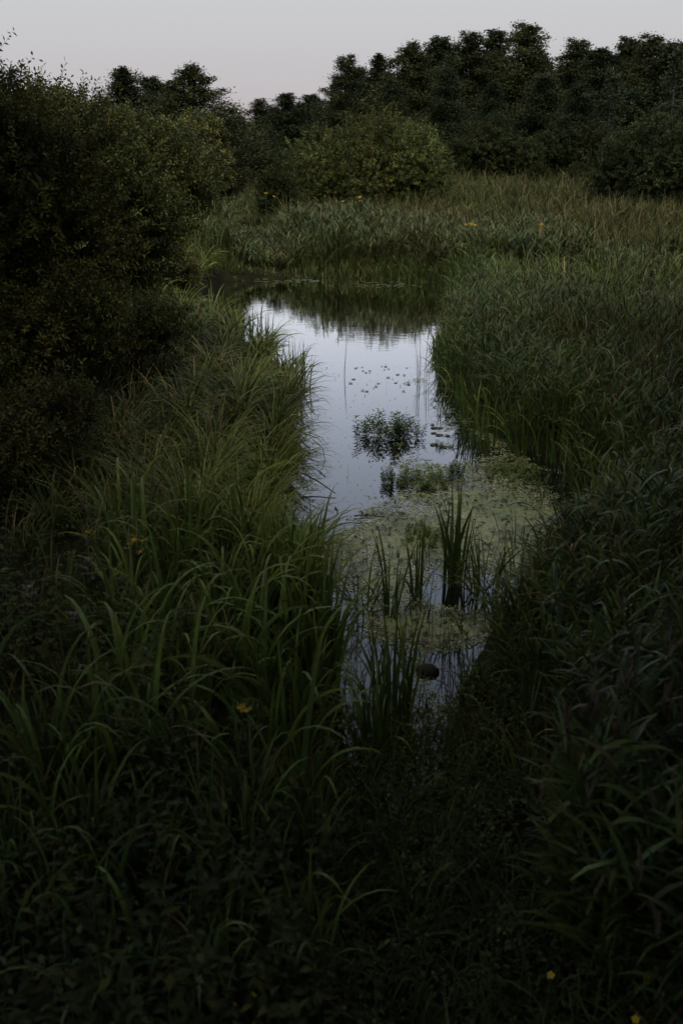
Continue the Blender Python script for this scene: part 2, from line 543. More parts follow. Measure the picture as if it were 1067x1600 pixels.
# unseen alders added beside and behind the viewpoint to darken the near bank
SHADE_ALDER = make_tree(17, 5.4, 25, leaf=0.34, col=(0.03, 0.045, 0.02), per=40, low=0.5, shape=0.8, trunk_r=0.3, limbs=64)
for x, y, lab in ((-5.2, -1.6, 'unseen tall alder added to shade the near left bank'), (5.6, 1.5, 'unseen tall alder added to shade the near right bank'),
                  (-0.6, -1.8, 'unseen tall alder added for shade behind the viewpoint'), 
                  (6.5, -6.0, 'unseen tall alder added for shade behind the right bank'),
                  (-8.5, -4.0, 'unseen tall alder added for shade behind the left bank'), (-7.2, 9.0, 'tall alder added for shade beside the left thicket, out of the picture'), (8.6, 11.0, 'tall alder added for shade beside the right bank reeds, out of the picture'), (5.4, 2.6, 'unseen tall alder added to shade the near reeds')):
    zb = ground_z(x, y) - 0.1
    t = thing('alder_tree', lab, 'tree', (x, y, zb), R.uniform(0, 6.28), 'unseen shade alders added beside the viewpoint')
    link('trunk', SHADE_ALDER[0], t)
    link('crown', SHADE_ALDER[1], t)

for i, (x, y, k) in enumerate(((7.4, 5.5, 1), (9.4, 10.0, 3), (10.2, 15.0, 1), (12.6, 21.0, 3), (15.5, 28.0, 1), (-8.0, 6.0, 1), (4.5, -2.5, 3), (-4.5, -2.5, 1))):  # out-of-view alder belt, added to shade the foreground and the sides
    zb = ground_z(x, y) - 0.1
    t = thing('alder_tree', 'alder of the unseen belt added to shade the banks', 'tree', (x, y, zb), R.uniform(0, 6.28), 'unseen alder belt added for shade')
    link('trunk', TREES[k][0], t)
    link('crown', TREES[k][1], t)

# ------------------------------------------------------------------ shrubs
def make_shrub(lobes, seed, shoots, leaf_n, leaf, col, shoot_len, spiky=0.0, bark=(0.05, 0.042, 0.032), width=0.42, up=0.45, base=(0, 0, 0), split=False):
    """stems fan out from the base into overlapping lobes; leafy shoots cover and fill each lobe"""
    global R
    keep, R = R, np.random.default_rng(seed)
    fb, sb = Bag(), Bag()
    lobes = np.asarray(lobes, float)
    if split:                                                        # each rough lobe becomes three uneven smaller ones
        sub = []
        for q in lobes:
            for m in range(3):
                k = R.uniform(0.62, 0.88)
                sub.append(np.r_[q[:3] + unit(1)[0] * q[3:] * (1 - k) * 1.25, q[3:] * k * R.uniform(0.85, 1.12, 3)])
        lobes = np.array(sub)
    base = np.asarray(base, float)
    area = (lobes[:, 3] * lobes[:, 4] + lobes[:, 3] * lobes[:, 5] + lobes[:, 4] * lobes[:, 5])
    cnt = (shoots * area / area.sum()).astype(int)
    P, D, Cc, Ls = [], [], [], []
    for i, (cx, cyy, cz, rx, ry, rz) in enumerate(lobes):
        c, r = np.array([cx, cyy, cz]), np.array([rx, ry, rz])
        q = np.linspace(0, 1, 6)[:, None]
        for m in range(1 if split else 3):
            b0 = base + R.normal(0, 0.12, 3) * np.array([1, 1, 0])
            tip = c + unit(1)[0] * r * 0.6
            pts = b0 + (tip - b0) * q + np.array([0, 0, 0.3]) * np.sin(q * PI)
            tube(sb, pts, np.linspace(0.05, 0.012, 6), bark, 4)
        n = cnt[i]
        u = unit(n)
        lump = 0.66 + 0.66 * fbm(u[:, 0] * 2 + i * 5, u[:, 1] * 2 + u[:, 2] * 1.7, 0.5)
        rr = np.where(R.random(n) < 0.3, rnd(0.45, 0.8, n), rnd(0.78, 0.95, n)) * lump
        p0 = c + u * r * rr[:, None]
        ok = (p0[:, 2] > base[2] + 0.05)
        for j, (ax, ay, az_, bx, by, bz) in enumerate(lobes):        # shoots that would sit deep inside another lobe are dropped
            if j != i:
                ok &= (((p0 - [ax, ay, az_]) / [bx, by, bz]) ** 2).sum(1) > 0.5
        p0, u, lump = p0[ok], u[ok], lump[ok]
        n = len(p0)
        dv = u + unit(n) * 0.55 + np.array([0, 0, up])
        dv /= np.linalg.norm(dv, axis=1, keepdims=True)
        ln = shoot_len * rnd(0.6, 1.3, n) * (1 + spiky * (R.random(n) < 0.10) * (u[:, 2] > 0.45) * 0.7)
        s = (np.arange(leaf_n) + 0.5) / leaf_n
        sg = np.where(np.arange(leaf_n) % 2, 1, -1)
        sd_ = np.cross(dv, unit(n))
        sd_ /= np.linalg.norm(sd_, axis=1, keepdims=True) + 1e-9
        S2 = np.cross(dv, sd_)
        th = (np.arange(leaf_n) * 2.4)[None, :, None]
        out_ = np.cos(th) * sd_[:, None] + np.sin(th) * S2[:, None]
        pp = p0[:, None] + dv[:, None] * (ln[:, None] * s)[..., None] + out_ * leaf * 0.45 - np.array([0, 0, 1.0]) * (ln[:, None] * s ** 2 * 0.12)[..., None]
        dd = out_ + dv[:, None] * 0.7 + R.normal(0, 0.3, pp.shape)
        cc = jitter(np.array(col) * R.uniform(0.72, 1.3) * np.array([R.uniform(0.92, 1.12), 1, 1]), n, 0.22, 0.1)[:, None] * (0.6 + 0.8 * fbm(p0[:, 0] * 1.0 + p0[:, 1] * 0.6, p0[:, 2] + p0[:, 1] * 0.5, 0.5 * shoot_len + 0.3))[:, None, None] * np.exp(R.normal(0, 0.16, (n, leaf_n, 1))) * (0.8 + 0.5 * s ** 1.5)[None, :, None]
        P.append(pp.reshape(-1, 3)); D.append(dd.reshape(-1, 3)); Cc.append(cc.reshape(-1, 3))
        tw = np.cross(dv, np.array([0.3, 0.2, 1.0]))
        tw = tw / (np.linalg.norm(tw, axis=1, keepdims=True) + 1e-9) * leaf * 0.07
        V = np.stack([p0 - tw, p0 + tw, p0 + dv * ln[:, None] - np.array([0, 0, 0.12]) * ln[:, None]], 1)
        sb.add(V.reshape(-1, 3), np.arange(n * 3).reshape(-1, 3), bark)
    for cx, cyy, cz, rx, ry, rz in lobes:                            # dense inner foliage
        n = int(shoots * 1.1 / len(lobes))
        p0 = np.array([cx, cyy, cz]) + unit(n) * np.array([rx, ry, rz]) * rnd(0.35, 0.78, n)[:, None]
        p0 = p0[p0[:, 2] > base[2] + 0.1]
        n = len(p0)
        leaves(fb, p0, unit(n), unit(n), leaf * rnd(2.2, 3.4, n), leaf * rnd(1.2, 2.0, n), jitter(np.array(col) * 0.9, n, 0.2, 0.1))
    P, D, Cc = map(np.concatenate, (P, D, Cc))
    n = len(P)
    leaves(fb, P, D, unit(n) * 0.8 + np.array([0, 0, 0.8]), rnd(0.7, 1.3, n) * leaf, rnd(0.8, 1.2, n) * leaf * width, Cc)
    R = keep
    return sb.mesh('stems', M_BARK), fb.mesh('foliage', M_LEAF)

def shrub(meshes, loc, label, group=None, rz=0, s=1.0, name='willow_shrub'):
    t = thing(name, label, 'shrub', loc, rz, group, (s, s, s) if np.isscalar(s) else s)
    link('stems', meshes[0], t)
    link('foliage', meshes[1], t)
    return t

def at_shrub(u, y):
    y = y * FAR if y > 80 else y
    x = at(u, 250, y)[0]
    return (x, y, ground_z(x, y) - 0.05)

# the rounded willow bush in the middle of the meadow
shrub(make_shrub([(-2.1, 0, 1.9, 1.7, 1.6, 1.9), (-0.6, 0.5, 2.4, 1.7, 1.7, 2.0), (0.8, 0.2, 2.9, 1.6, 1.6, 1.95), (2.0, -0.3, 2.2, 1.7, 1.7, 2.1),
                  (2.9, 0.4, 1.7, 1.2, 1.3, 1.7), (0.3, -0.9, 1.7, 1.6, 1.3, 1.7), (-1.3, -0.8, 1.3, 1.4, 1.2, 1.4)],
                 31, 4400, 13, 0.115, (0.088, 0.098, 0.030), 0.5, spiky=0.6, up=0.6), at_shrub(572, 47), 'big rounded olive willow bush standing alone in the middle of the reeds', s=0.95)
shrub(make_shrub([(0, 0, 1.9, 2.2, 2.0, 2.3), (-1.4, 0.3, 1.5, 1.4, 1.5, 1.7), (1.5, 0.2, 1.9, 1.9, 1.8, 2.1), (3.3, 0.4, 1.7, 1.8, 1.8, 2.0)],
                 32, 3400, 13, 0.12, (0.034, 0.044, 0.017), 0.48, up=0.45), at_shrub(1022, 46), 'dark round shrub cut by the right edge of the picture', s=1.02)
SMALL = [make_shrub([(0, 0, 1.3, 1.5, 1.4, 1.5), (0.9, 0.2, 1.0, 1.1, 1.1, 1.2), (-0.9, 0, 1.0, 1.1, 1.0, 1.1)], 33, 1500, 12, 0.13, (0.025, 0.032, 0.012), 0.45, split=True),
         make_shrub([(0, 0, 1.4, 1.3, 1.4, 1.6), (0.8, -0.2, 0.9, 1.2, 1.1, 1.1)], 34, 1300, 12, 0.13, (0.031, 0.038, 0.013), 0.45, split=True)]
GM = 'low shrubs along the foot of the wood'
for k, u, y, s, lab in ((0, 712, 92, 1.25, 'low shrub peeping out beside the big willow bush'), (1, 752, 90, 1.35, 'pale-tipped shrub first in the row at the foot of the wood'),
                        (0, 800, 90, 1.3, 'rounded shrub in the middle of the row at the foot of the wood'), (0, 870, 92, 1.45, 'broad dark shrub behind the tan strip of dry grass'),
                        (1, 920, 90, 1.3, 'shrub between the tan grass strip and the dark round shrub'), (0, 680, 96, 1.3, 'shrub mostly hidden behind the big willow bush')):
    shrub(SMALL[k], at_shrub(u, y), lab, GM, R.uniform(0, 6), s)
for u, y, lab in ((842, 84, 'small bare dark bush on the tan grass strip'), (905, 82, 'tiny dark bush at the end of the tan grass strip'), (716, 70, 'tiny dark bush alone in the far meadow')):
    shrub(SMALL[1], at_shrub(u, y), lab, None, R.uniform(0, 6), (0.55, 0.5, 0.62), 'dwarf_shrub')
for k, u, y, s, lab in ((0, 398, 78, (1.35, 1.3, 1.35), 'olive round bush at the far end of the reed inlet'), (1, 372, 92, (1.5, 1.4, 1.45), 'pale grey-green bush behind the olive round bush'),
                        (0, 432, 84, (1.0, 1.0, 1.0), 'low bush between the olive round bush and the big willow')):
    shrub(SMALL[k], at_shrub(u, y), lab, 'bushes at the end of the reed inlet', R.uniform(0, 6), s)
shrub(SMALL[1], at_shrub(432, 43), 'dark low bush leaning beside the big willow at the reeds', None, 1.0, (0.62, 0.6, 0.85))

# thicket of the left bank, near to far
def left_shrub(seed, lobes, y, label, shoots, leaf, col, sl, leaf_n=18, spiky=1.0):
    shrub(make_shrub(lobes, seed, shoots, leaf_n, leaf, col, sl, spiky, up=0.5), (0, y, 0), label, 'willow thicket of the left bank')

def lobe(u, v, y0, y, ru, rv, ry):
    """a lobe centred on photo pixel (u, v) at distance y, with radii given in photo pixels; coordinates relative to y0"""
    x, z = at(u, v, y)
    k = y / FPX
    return (x, y - y0, z, ru * k, ry, rv * k)

def bank_shrub(seed, y0, lobes, label, shoots, leaf, col, sl, **kw):
    L = [lobe(u, v, y0, y, ru, rv, ry) for u, v, y, ru, rv, ry in lobes]
    bx = float(np.mean([q[0] for q in L]))
    zb = ground_z(bx, y0) - 0.05
    L = [(q[0] - bx, q[1], q[2] - zb, q[3], q[4], q[5]) for q in L]
    shrub(make_shrub(L, seed, shoots, kw.get('leaf_n', 18), leaf, col, sl, kw.get('spiky', 1.0), up=0.5, split=True), (bx, y0, zb), label, 'willow thicket of the left bank')

bank_shrub(41, 13.5, [(-50, 215, 13.5, 80, 110, 1.2), (20, 310, 13.2, 125, 140, 1.2), (95, 350, 13.2, 95, 130, 1.0), (-40, 400, 12.6, 130, 130, 1.0), (60, 470, 12.6, 90, 80, 0.8), (-60, 520, 12, 110, 110, 0.9)],
           'nearest and tallest willow of the left bank thicket, cut by the picture edge', 5200, 0.07, (0.070, 0.074, 0.022), 0.42)
bank_shrub(42, 18.0, [(120, 265, 18, 90, 90, 1.3), (185, 315, 17.6, 80, 105, 1.2), (60, 240, 18.5, 80, 80, 1.2), (215, 370, 17.4, 70, 70, 1.0), (150, 390, 17.2, 80, 70, 1.0)],
           'spiky-topped willow second from the water edge of the left thicket', 4200, 0.085, (0.058, 0.064, 0.020), 0.48)
bank_shrub(43, 25.0, [(190, 255, 25, 75, 70, 1.4), (245, 285, 24.6, 58, 70, 1.3), (255, 350, 24.2, 50, 70, 1.1), (285, 300, 25, 40, 60, 1.1)],
           'dark willow in the middle of the left thicket', 2900, 0.10, (0.056, 0.062, 0.019), 0.5, leaf_n=16)
bank_shrub(44, 34.0, [(265, 255, 34, 50, 45, 1.5), (300, 280, 33.5, 36, 36, 1.4), (318, 298, 33, 22, 26, 1.2)],
           'willow overhanging the grassy inlet at the thicket\'s far end', 1900, 0.12, (0.05, 0.06, 0.022), 0.5, leaf_n=15)
bank_shrub(45, 42.0, [(320, 218, 42, 34, 30, 1.6), (305, 245, 42, 40, 45, 1.5), (337, 258, 42, 24, 40, 1.3)],
           'light olive rounded willow at the far tip of the thicket', 1500, 0.14, (0.085, 0.082, 0.028), 0.45, leaf_n=14, spiky=0.0)
bank_shrub(46, 11.8, [(10, 545, 11.4, 90, 55, 0.7), (110, 500, 12.0, 70, 45, 0.7), (-40, 600, 10.6, 70, 50, 0.6)],
           'low dark willow scrub spreading at the foot of the nearest willow', 2200, 0.06, (0.055, 0.058, 0.018), 0.35, leaf_n=16, spiky=0.3)

bank_shrub(47, 9.4, [(-10, 700, 9.2, 80, 42, 0.6), (80, 655, 9.8, 60, 34, 0.6)],
           'low brownish scrub by the left picture edge above the flowers', 1500, 0.05, (0.046, 0.046, 0.016), 0.3, leaf_n=15, spiky=0.6)
bank_shrub(48, 14.6, [(215, 520, 14.6, 60, 38, 0.8), (150, 545, 13.8, 60, 36, 0.7)],
           'low rounded scrub stepping down from the thicket towards the sedge', 1500, 0.06, (0.048, 0.052, 0.017), 0.32, leaf_n=15, spiky=0.6)
bank_shrub(49, 22.5, [(262, 425, 22.5, 34, 32, 0.9), (235, 440, 21.5, 34, 28, 0.8)],
           'low scrub at the thicket\'s foot next to the pond inlet', 1200, 0.08, (0.05, 0.055, 0.018), 0.35, leaf_n=14, spiky=0.4)

# ------------------------------------------------------------------ ground cover that nobody could count
def scatter(n, y0, y1, margin=1.2, k=0.36):
    y = y0 * (y1 / y0) ** R.random(n)
    x = R.uniform(-1, 1, n) * (k * y + margin)
    return x, y

def tussocks(x, y, pull, cell):
    """draws scattered points together into tufts: each goes towards the middle of its jittered cell"""
    ix, iy = np.floor(x / cell), np.floor(y / cell)
    hx = _h[(ix.astype(int) * 7) % 256, (iy.astype(int) * 13) % 256]
    hy = _h[(ix.astype(int) * 11 + 5) % 256, (iy.astype(int) * 3 + 9) % 256]
    cx, cyy = (ix + 0.15 + 0.7 * hx) * cell, (iy + 0.15 + 0.7 * hy) * cell
    return x + (cx - x) * pull, y + (cyy - y) * pull, cx, cyy, hx

def reeds(bag, x, y, z, h, col, nl=7, leafL=0.36, leafW=0.016, lean=0.10, S=4, droop=(0.9, 1.7), stemW=0.007, plume=0.0):
    n = len(x)
    az = rnd(0, 2 * PI, n)
    ln = np.abs(R.normal(0, lean, n))
    base = np.c_[x, y, z]
    C = blades(bag, base, az, h, stemW, ln * 0.3, ln * 1.3, 1.5, 4, np.asarray(col) * np.array([1.15, 1.0, 0.9]), tw0=rnd(0, 3, n))
    for i in range(nl):
        t = 0.28 + 0.68 * (i + R.random(n)) / nl
        k = t * 4
        k0 = np.minimum(k.astype(int), 3)
        f = (k - k0)[:, None]
        b = C[np.arange(n), k0] * (1 - f) + C[np.arange(n), k0 + 1] * f
        a2 = az + i * PI + R.normal(0, 0.7, n)
        blades(bag, b, a2, leafL * rnd(0.6, 1.25, n) * (1.1 - 0.35 * t), leafW * rnd(0.75, 1.25, n), rnd(0.25, 0.7, n), rnd(*droop, n) * (0.55 + 0.5 * R.random(n)), 1.2, S,
               np.where(R.random((n, 1)) < 0.06, np.array([0.15, 0.11, 0.06]), jitter(col, n, 0.26, 0.08)), tip=jitter(np.asarray(col) * np.array([1.25, 1.12, 0.95]), n, 0.2, 0.1), tw0=R.normal(0, 0.35, n), tw1=R.normal(0, 0.5, n))
    k = R.random(n) < plume
    m = int(k.sum())
    if m:                                                            # feathery seed heads
        for i in range(7):
            d_ = unit(m) * 0.35 + np.array([0, 0, 1.0])
            leaves(bag, C[k, -1] + d_ * rnd(0.0, 0.12, m)[:, None], d_, unit(m), rnd(0.10, 0.18, m), rnd(0.012, 0.03, m), jitter((0.12, 0.095, 0.065), m, 0.2))

def patch_color(x, y, cols, s):
    """blends between colours by patches"""
    cols = np.asarray(cols, float)
    v = np.clip((fbm(x, y, s) - 0.25) / 0.5, 0, 0.999) * (len(cols) - 1)
    i = np.minimum(v.astype(int), len(cols) - 2)
    f = (v - i)[:, None]
    return cols[i] * (1 - f) + cols[i + 1] * f

def brook(x, y):
    """1 away from, down to 0.2 along, the wet run where the brook leaves the pond's far corner: plants stay low there"""
    d = np.abs(x - (-2.1 - np.clip(y - 30.0, 0, 40) * 0.17))
    return np.where(y > 29.5, np.clip(d / (1.0 + 0.02 * (y - 30)) - 0.25, 0.2, 1), 1.0)

# --- far meadow
bag = Bag()
x, y = scatter(80000, 31.0, 82, 2.5)
x, y, cx, cyy, hh = tussocks(x, y, 0.45, 0.9)
sd = shore_dist(x, y)
ok = (sd > 0.25) & (R.random(len(x)) < 0.5 + 0.5 * np.clip((fbm(x, y, 5.0) - 0.3) * 4, 0, 1))
x, y, hh = x[ok], y[ok], hh[ok]
z = height(x, y)
n = len(x)
L = (0.55 + 0.7 * fbm(x, y, 5.0) + 0.5 * hh) * rnd(0.6, 1.25, n)
c = patch_color(x, y, [(0.028, 0.036, 0.013), (0.062, 0.070, 0.022), (0.050, 0.062, 0.019), (0.090, 0.082, 0.033), (0.055, 0.063, 0.020)], 3.0)
tan = np.clip((y - 64) / 5, 0, 1) * np.clip((x - 11) / 3, 0, 1) * np.clip((fbm(x, y, 4) - 0.3) * 4, 0, 1)
c = c * (1 - tan[:, None]) + np.array([0.26, 0.19, 0.10]) * tan[:, None]
L = L * (1 - 0.3 * tan) * brook(x, y)
dry = (R.random(n) < 0.06)[:, None]
c = np.where(dry, np.array([0.17, 0.13, 0.075]), c) * np.exp(R.normal(0, 0.3, (n, 1)))
L = L * np.where(dry[:, 0], 1.05, 1.0)
blades(bag, np.c_[x, y, z - 0.03], rnd(0, 2 * PI, n), L, np.maximum(0.02, 0.0010 * y) * rnd(0.6, 1.3, n), rnd(0, 0.4, n), rnd(0.1, 1.6, n), 1.6, 3, c, tip=c * np.array([1.35, 1.2, 1.0]), tw0=rnd(-1, 1, n))
tag(link('meadow_grass', bag.mesh('meadow_grass', M_MEADOW)), 'tall rough meadow grass in olive and green patches', 'grass', kind='stuff')

# --- reed bed on the far bank
bag = Bag()
n0 = 6000
x, y = R.uniform(-6.5, 7.5, n0), 30.2 + 7 * R.random(n0) ** 1.5
sd = shore_dist(x, y)
ok = (sd > 0.35) & (y > 29.5) & (R.random(len(x)) < np.clip((fbm(x + 3, y, 1.4) - 0.28) * 4, 0.15, 1))
x, y, sd = x[ok], y[ok], sd[ok]
z = height(x, y)
n = len(x)
h = (0.75 + 0.95 * fbm(x, y, 1.6)) * rnd(0.55, 1.25, n) * np.where(x > 2.6, 0.8, 1.0) * (1 - 0.25 * np.clip((y - 33) / 8, 0, 1)) * brook(x, y)
c = patch_color(x, y, [(0.046, 0.064, 0.024), (0.064, 0.086, 0.032), (0.06, 0.082, 0.026), (0.086, 0.09, 0.036)], 1.8)
reeds(bag, x, y, z - 0.05, h, c, nl=6, leafL=0.45, leafW=0.04, lean=0.12, S=3, stemW=0.02, droop=(0.5, 1.5), plume=0.08)
nb = 14000
x, y = R.uniform(-6, 7, nb), 30.0 + 3.5 * R.random(nb) ** 2
sd = shore_dist(x, y)
ok = (sd > -0.05) & (sd < 1.6)
x, y = x[ok], y[ok]
n = len(x)
c = jitter((0.09, 0.105, 0.034), n, 0.35, 0.15)
blades(bag, np.c_[x, y, height(x, y) - 0.03], rnd(0, 6.28, n), (0.3 + 0.9 * np.clip(shore_dist(x, y) / 1.2, 0, 1)) * rnd(0.5, 1.3, n) * brook(x, y), rnd(0.02, 0.04, n), rnd(0, 0.4, n), rnd(0.1, 1.6, n), 1.8, 4, c, tip=c * 1.2, tw0=rnd(-1, 1, n))
tag(link('reed_bed', bag.mesh('reed_bed', M_REED)), 'dense blue-green reed bed along the far bank', 'reeds', kind='stuff')

# --- right bank reeds, from the near marsh to the far corner of the pond
bag = Bag()
x, y = scatter(42000, 3.2, 31, 1.6)
sd = shore_dist(x, y)
edge = np.where(y > 12, 0.02, 0.25)
ok = (x > 0.9) & (sd > edge) & ((y > 7.2) | (x > 1.35 + 0.1 * y * 0 + (fbm(x, y, 1.0) - 0.5) * 1.2))
ok &= R.random(len(x)) < np.clip((fbm(x, y, 1.6) - 0.25) * 3.2, 0.12, 1) * np.where((sd < 1.2) | (y < 11), 1.0, np.clip((fbm(x + 50, y, 3.2) - 0.52) * 6, 0.02, 1))
x, y, sd = x[ok], y[ok], sd[ok]
x, y, sd = x[:9600], y[:9600], sd[:9600]
z = height(x, y)
n = len(x)
h = (0.5 + 1.0 * fbm(x, y, 1.7)) * rnd(0.55, 1.25, n) * np.where(y < 11, 0.45 + 0.45 * np.clip(sd / 1.2, 0, 1), 1.0) * np.where((y > 24), 0.75, 1.0)
c = patch_color(x, y, [(0.036, 0.055, 0.020), (0.050, 0.075, 0.028), (0.068, 0.098, 0.024), (0.054, 0.072, 0.025)], 2.2)
reeds(bag, x, y, z - 0.05, h, c, nl=6, leafL=np.where(y < 9, 0.42, 0.34) * (0.6 + 0.85 * fbm(x + 31, y, 1.1)), leafW=np.where(y < 9, 0.026, 0.02) * (0.6 + 0.8 * fbm(x + 11, y, 1.3)), lean=0.2, S=4, plume=0.06, droop=(0.8, 1.9), stemW=0.012)
x, y = R.uniform(1.0, 4.5, 40000), R.uniform(7.4, 31, 40000)
sd = shore_dist(x, y)
ok = (sd > -0.12) & (sd < 0.75) & (y > 9) & (R.random(len(x)) < np.clip((fbm(x, y, 0.7) - 0.3) * 3, 0.08, 0.9))
x, y = x[ok], y[ok]
n = len(x)
c = patch_color(x, y, [(0.05, 0.08, 0.026), (0.085, 0.12, 0.034), (0.07, 0.095, 0.03)], 1.2) * np.exp(R.normal(0, 0.22, (n, 1)))
blades(bag, np.c_[x, y, np.maximum(height(x, y), -0.1) - 0.03], rnd(0, 6.28, n), (0.25 + 0.7 * fbm(x + 7, y, 0.9) + 0.45 * np.clip(shore_dist(x, y), 0, 0.75)) * rnd(0.4, 1.25, n), rnd(0.016, 0.03, n), rnd(0, 0.4, n), rnd(0.1, 1.9, n), 1.8, 5, c, tip=c * np.array([1.25, 1.15, 0.9]), tw0=rnd(-0.8, 0.8, n))
tag(link('reed_bed', bag.mesh('reed_bed_right', M_REED)), 'thick stand of drooping reeds covering the right bank', 'reeds', kind='stuff')

# --- grass under and among the right bank reeds and out to the meadow
bag = Bag()
x, y = scatter(56000, 3.0, 33, 2.0)
x, y, cx, cyy, hh = tussocks(x, y, 0.5, 0.55)
sd = shore_dist(x, y)
ok = (x > 0.5) & (sd > 0.15) & ((y > 7) | (x > 1.2)) & (R.random(len(x)) < np.clip((y - 3) / 4, 0.25, 1))
x, y, cx, cyy, hh = x[ok], y[ok], cx[ok], cyy[ok], hh[ok]
n = len(x)
c = patch_color(x, y, [(0.04, 0.054, 0.018), (0.085, 0.118, 0.026), (0.052, 0.072, 0.022), (0.092, 0.094, 0.034)], 2.2)
dry = (R.random((n, 1)) < 0.06)
c = np.where(dry, np.array([0.17, 0.125, 0.065]), c) * np.exp(R.normal(0, 0.3, (n, 1)))
az = np.arctan2(y - cyy, x - cx) + R.normal(0, 0.5, n)
blades(bag, np.c_[x, y, height(x, y) - 0.03], az, (0.35 + 0.5 * hh + 0.45 * fbm(x, y, 2.0)) * rnd(0.5, 1.25, n) * np.clip(0.45 + y / 16, 0.6, 1), np.maximum(0.010, 0.0010 * y) * rnd(0.7, 1.3, n), rnd(0.05, 0.35, n), rnd(0.4, 1.9, n), 1.5, 4, c, tip=c * np.array([1.4, 1.2, 0.9]), tw0=rnd(-0.8, 0.8, n))
tag(link('bank_grass', bag.mesh('bank_grass', M_BLADE)), 'tufted green grass under the reeds of the right bank', 'grass', kind='stuff')

# --- sedge tussocks drooping over the left bank
bag = Bag()
x, y = scatter(90000, 8.2, 34, 2.0)
x, y, cx, cyy, hh = tussocks(x, y, 0.62, 0.6)
sd = shore_dist(x, y)
lft = (x < 0.5) & (sd > 0.02) & (y < 29.6)
fade = np.exp(-sd / 2.2)
ok = lft & (R.random(len(x)) < 0.12 + 0.88 * fade)
x, y, cx, cyy, hh, sd = (q[ok] for q in (x, y, cx, cyy, hh, sd))
n = len(x)
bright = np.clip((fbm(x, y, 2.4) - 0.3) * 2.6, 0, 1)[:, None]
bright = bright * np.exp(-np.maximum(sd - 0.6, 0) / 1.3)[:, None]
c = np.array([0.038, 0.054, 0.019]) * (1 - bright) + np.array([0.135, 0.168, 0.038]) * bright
dry = (R.random((n, 1)) < 0.08 + 0.1 * (sd > 1.2)[:, None])
c = np.where(dry, np.array([0.17, 0.13, 0.065]), c) * np.exp(R.normal(0, 0.25, (n, 1)))
az = np.arctan2(y - cyy, x - cx) + R.normal(0, 0.55, n)
to_water = np.exp(-sd / 0.7)
az = np.where(R.random(n) < 0.55 * to_water, R.normal(-0.15, 0.6, n), az)
L = (0.5 + 0.5 * hh + 0.35 * fbm(x, y, 2)) * rnd(0.55, 1.25, n) * np.where(y > 15, 0.8, 1.0) * (1 - 0.35 * np.clip((sd - 1.0) / 1.5, 0, 1))
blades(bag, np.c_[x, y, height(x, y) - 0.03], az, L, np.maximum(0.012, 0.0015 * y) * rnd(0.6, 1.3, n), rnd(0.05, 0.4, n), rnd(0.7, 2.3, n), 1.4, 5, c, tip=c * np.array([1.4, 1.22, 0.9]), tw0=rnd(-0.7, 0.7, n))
tag(link('sedge_grass', bag.mesh('sedge_grass', M_BLADE)), 'fine arching sedge drooping over the left water edge', 'grass', kind='stuff')

# --- pale grass hummock behind the inlet on the left, and grass of the inlet itself
bag = Bag()
n0 = 16000
x, y = R.uniform(-9, -1.5, n0), R.uniform(28.5, 60, n0)
sd = shore_dist(x, y)
ok = sd > 0.0
x, y = x[ok], y[ok]
n = len(x)
hum = np.exp(-(((x + 4.0) / 1.3) ** 2 + ((y - 31.5) / 2.2) ** 2))
c = patch_color(x, y, [(0.065, 0.085, 0.034), (0.10, 0.115, 0.045), (0.085, 0.11, 0.035)], 3) * np.exp(R.normal(0, 0.22, (n, 1)))
blades(bag, np.c_[x, y, height(x, y) - 0.03], rnd(0, 6.28, n), (0.9 + 0.9 * hum) * rnd(0.6, 1.15, n) * brook(x, y), np.maximum(0.014, 0.0007 * y) * rnd(0.7, 1.3, n), rnd(0, 0.25, n), rnd(0.1, 1.4, n), 1.6, 4, c, tip=c * np.array([1.35, 1.2, 0.95]), tw0=rnd(-1, 1, n))
tag(link('inlet_grass', bag.mesh('inlet_grass', M_MEADOW)), 'pale tall grass filling the inlet behind the pond', 'grass', kind='stuff')

# --- leafy undergrowth of the left bank: small herbs between the sedge and the thicket
bag, bag2 = Bag(), Bag()
x, y = scatter(9000, 1.8, 26, 1.5)
sd = shore_dist(x, y)
ok = (x < np.where(y < 5, 0.1, -0.9) - 0.02 * y) & (sd > 0.5) & (R.random(len(x)) < np.clip((fbm(x, y, 1.0) - 0.36) * 4, 0.06, 1) * np.where(y < 4.5, 0.6, 1.0))
x, y = x[ok], y[ok]
n = len(x)
z = height(x, y)
h = rnd(0.25, 0.95, n) * np.where(y < 4.5, 0.75, 1.0)
C = blades(bag, np.c_[x, y, z], rnd(0, 6.28, n), h, 0.008, rnd(0, 0.15, n), rnd(0, 0.4, n), 1.4, 4, jitter((0.07, 0.075, 0.03), n, 0.25), tw0=rnd(0, 3, n))
K = 13
for i in range(K):
    t = 0.2 + 0.8 * (i + R.random(n)) / K
    k = np.minimum((t * 4).astype(int), 3)
    f = (t * 4 - k)[:, None]
    b = C[np.arange(n), k] * (1 - f) + C[np.arange(n), k + 1] * f
    a2 = i * 2.4 + rnd(0, 1, n) + x * 9
    dv = np.c_[np.cos(a2), np.sin(a2), rnd(-0.2, 0.5, n)]
    sz = rnd(0.035, 0.10, n) * (1.2 - 0.5 * t) * (0.7 + 0.6 * vnoise(x, y, 1.0))
    leaves(bag, b + dv * sz[:, None] * 0.55, dv, unit(n) * 0.4 + np.array([0, 0, 1.0]), sz, sz * rnd(0.3, 0.5, n), jitter((0.046, 0.055, 0.016), n, 0.3, 0.16))
tag(link('undergrowth', bag.mesh('undergrowth', M_LEAF)), 'dark leafy herbs tangled over the left bank', 'undergrowth', kind='stuff')

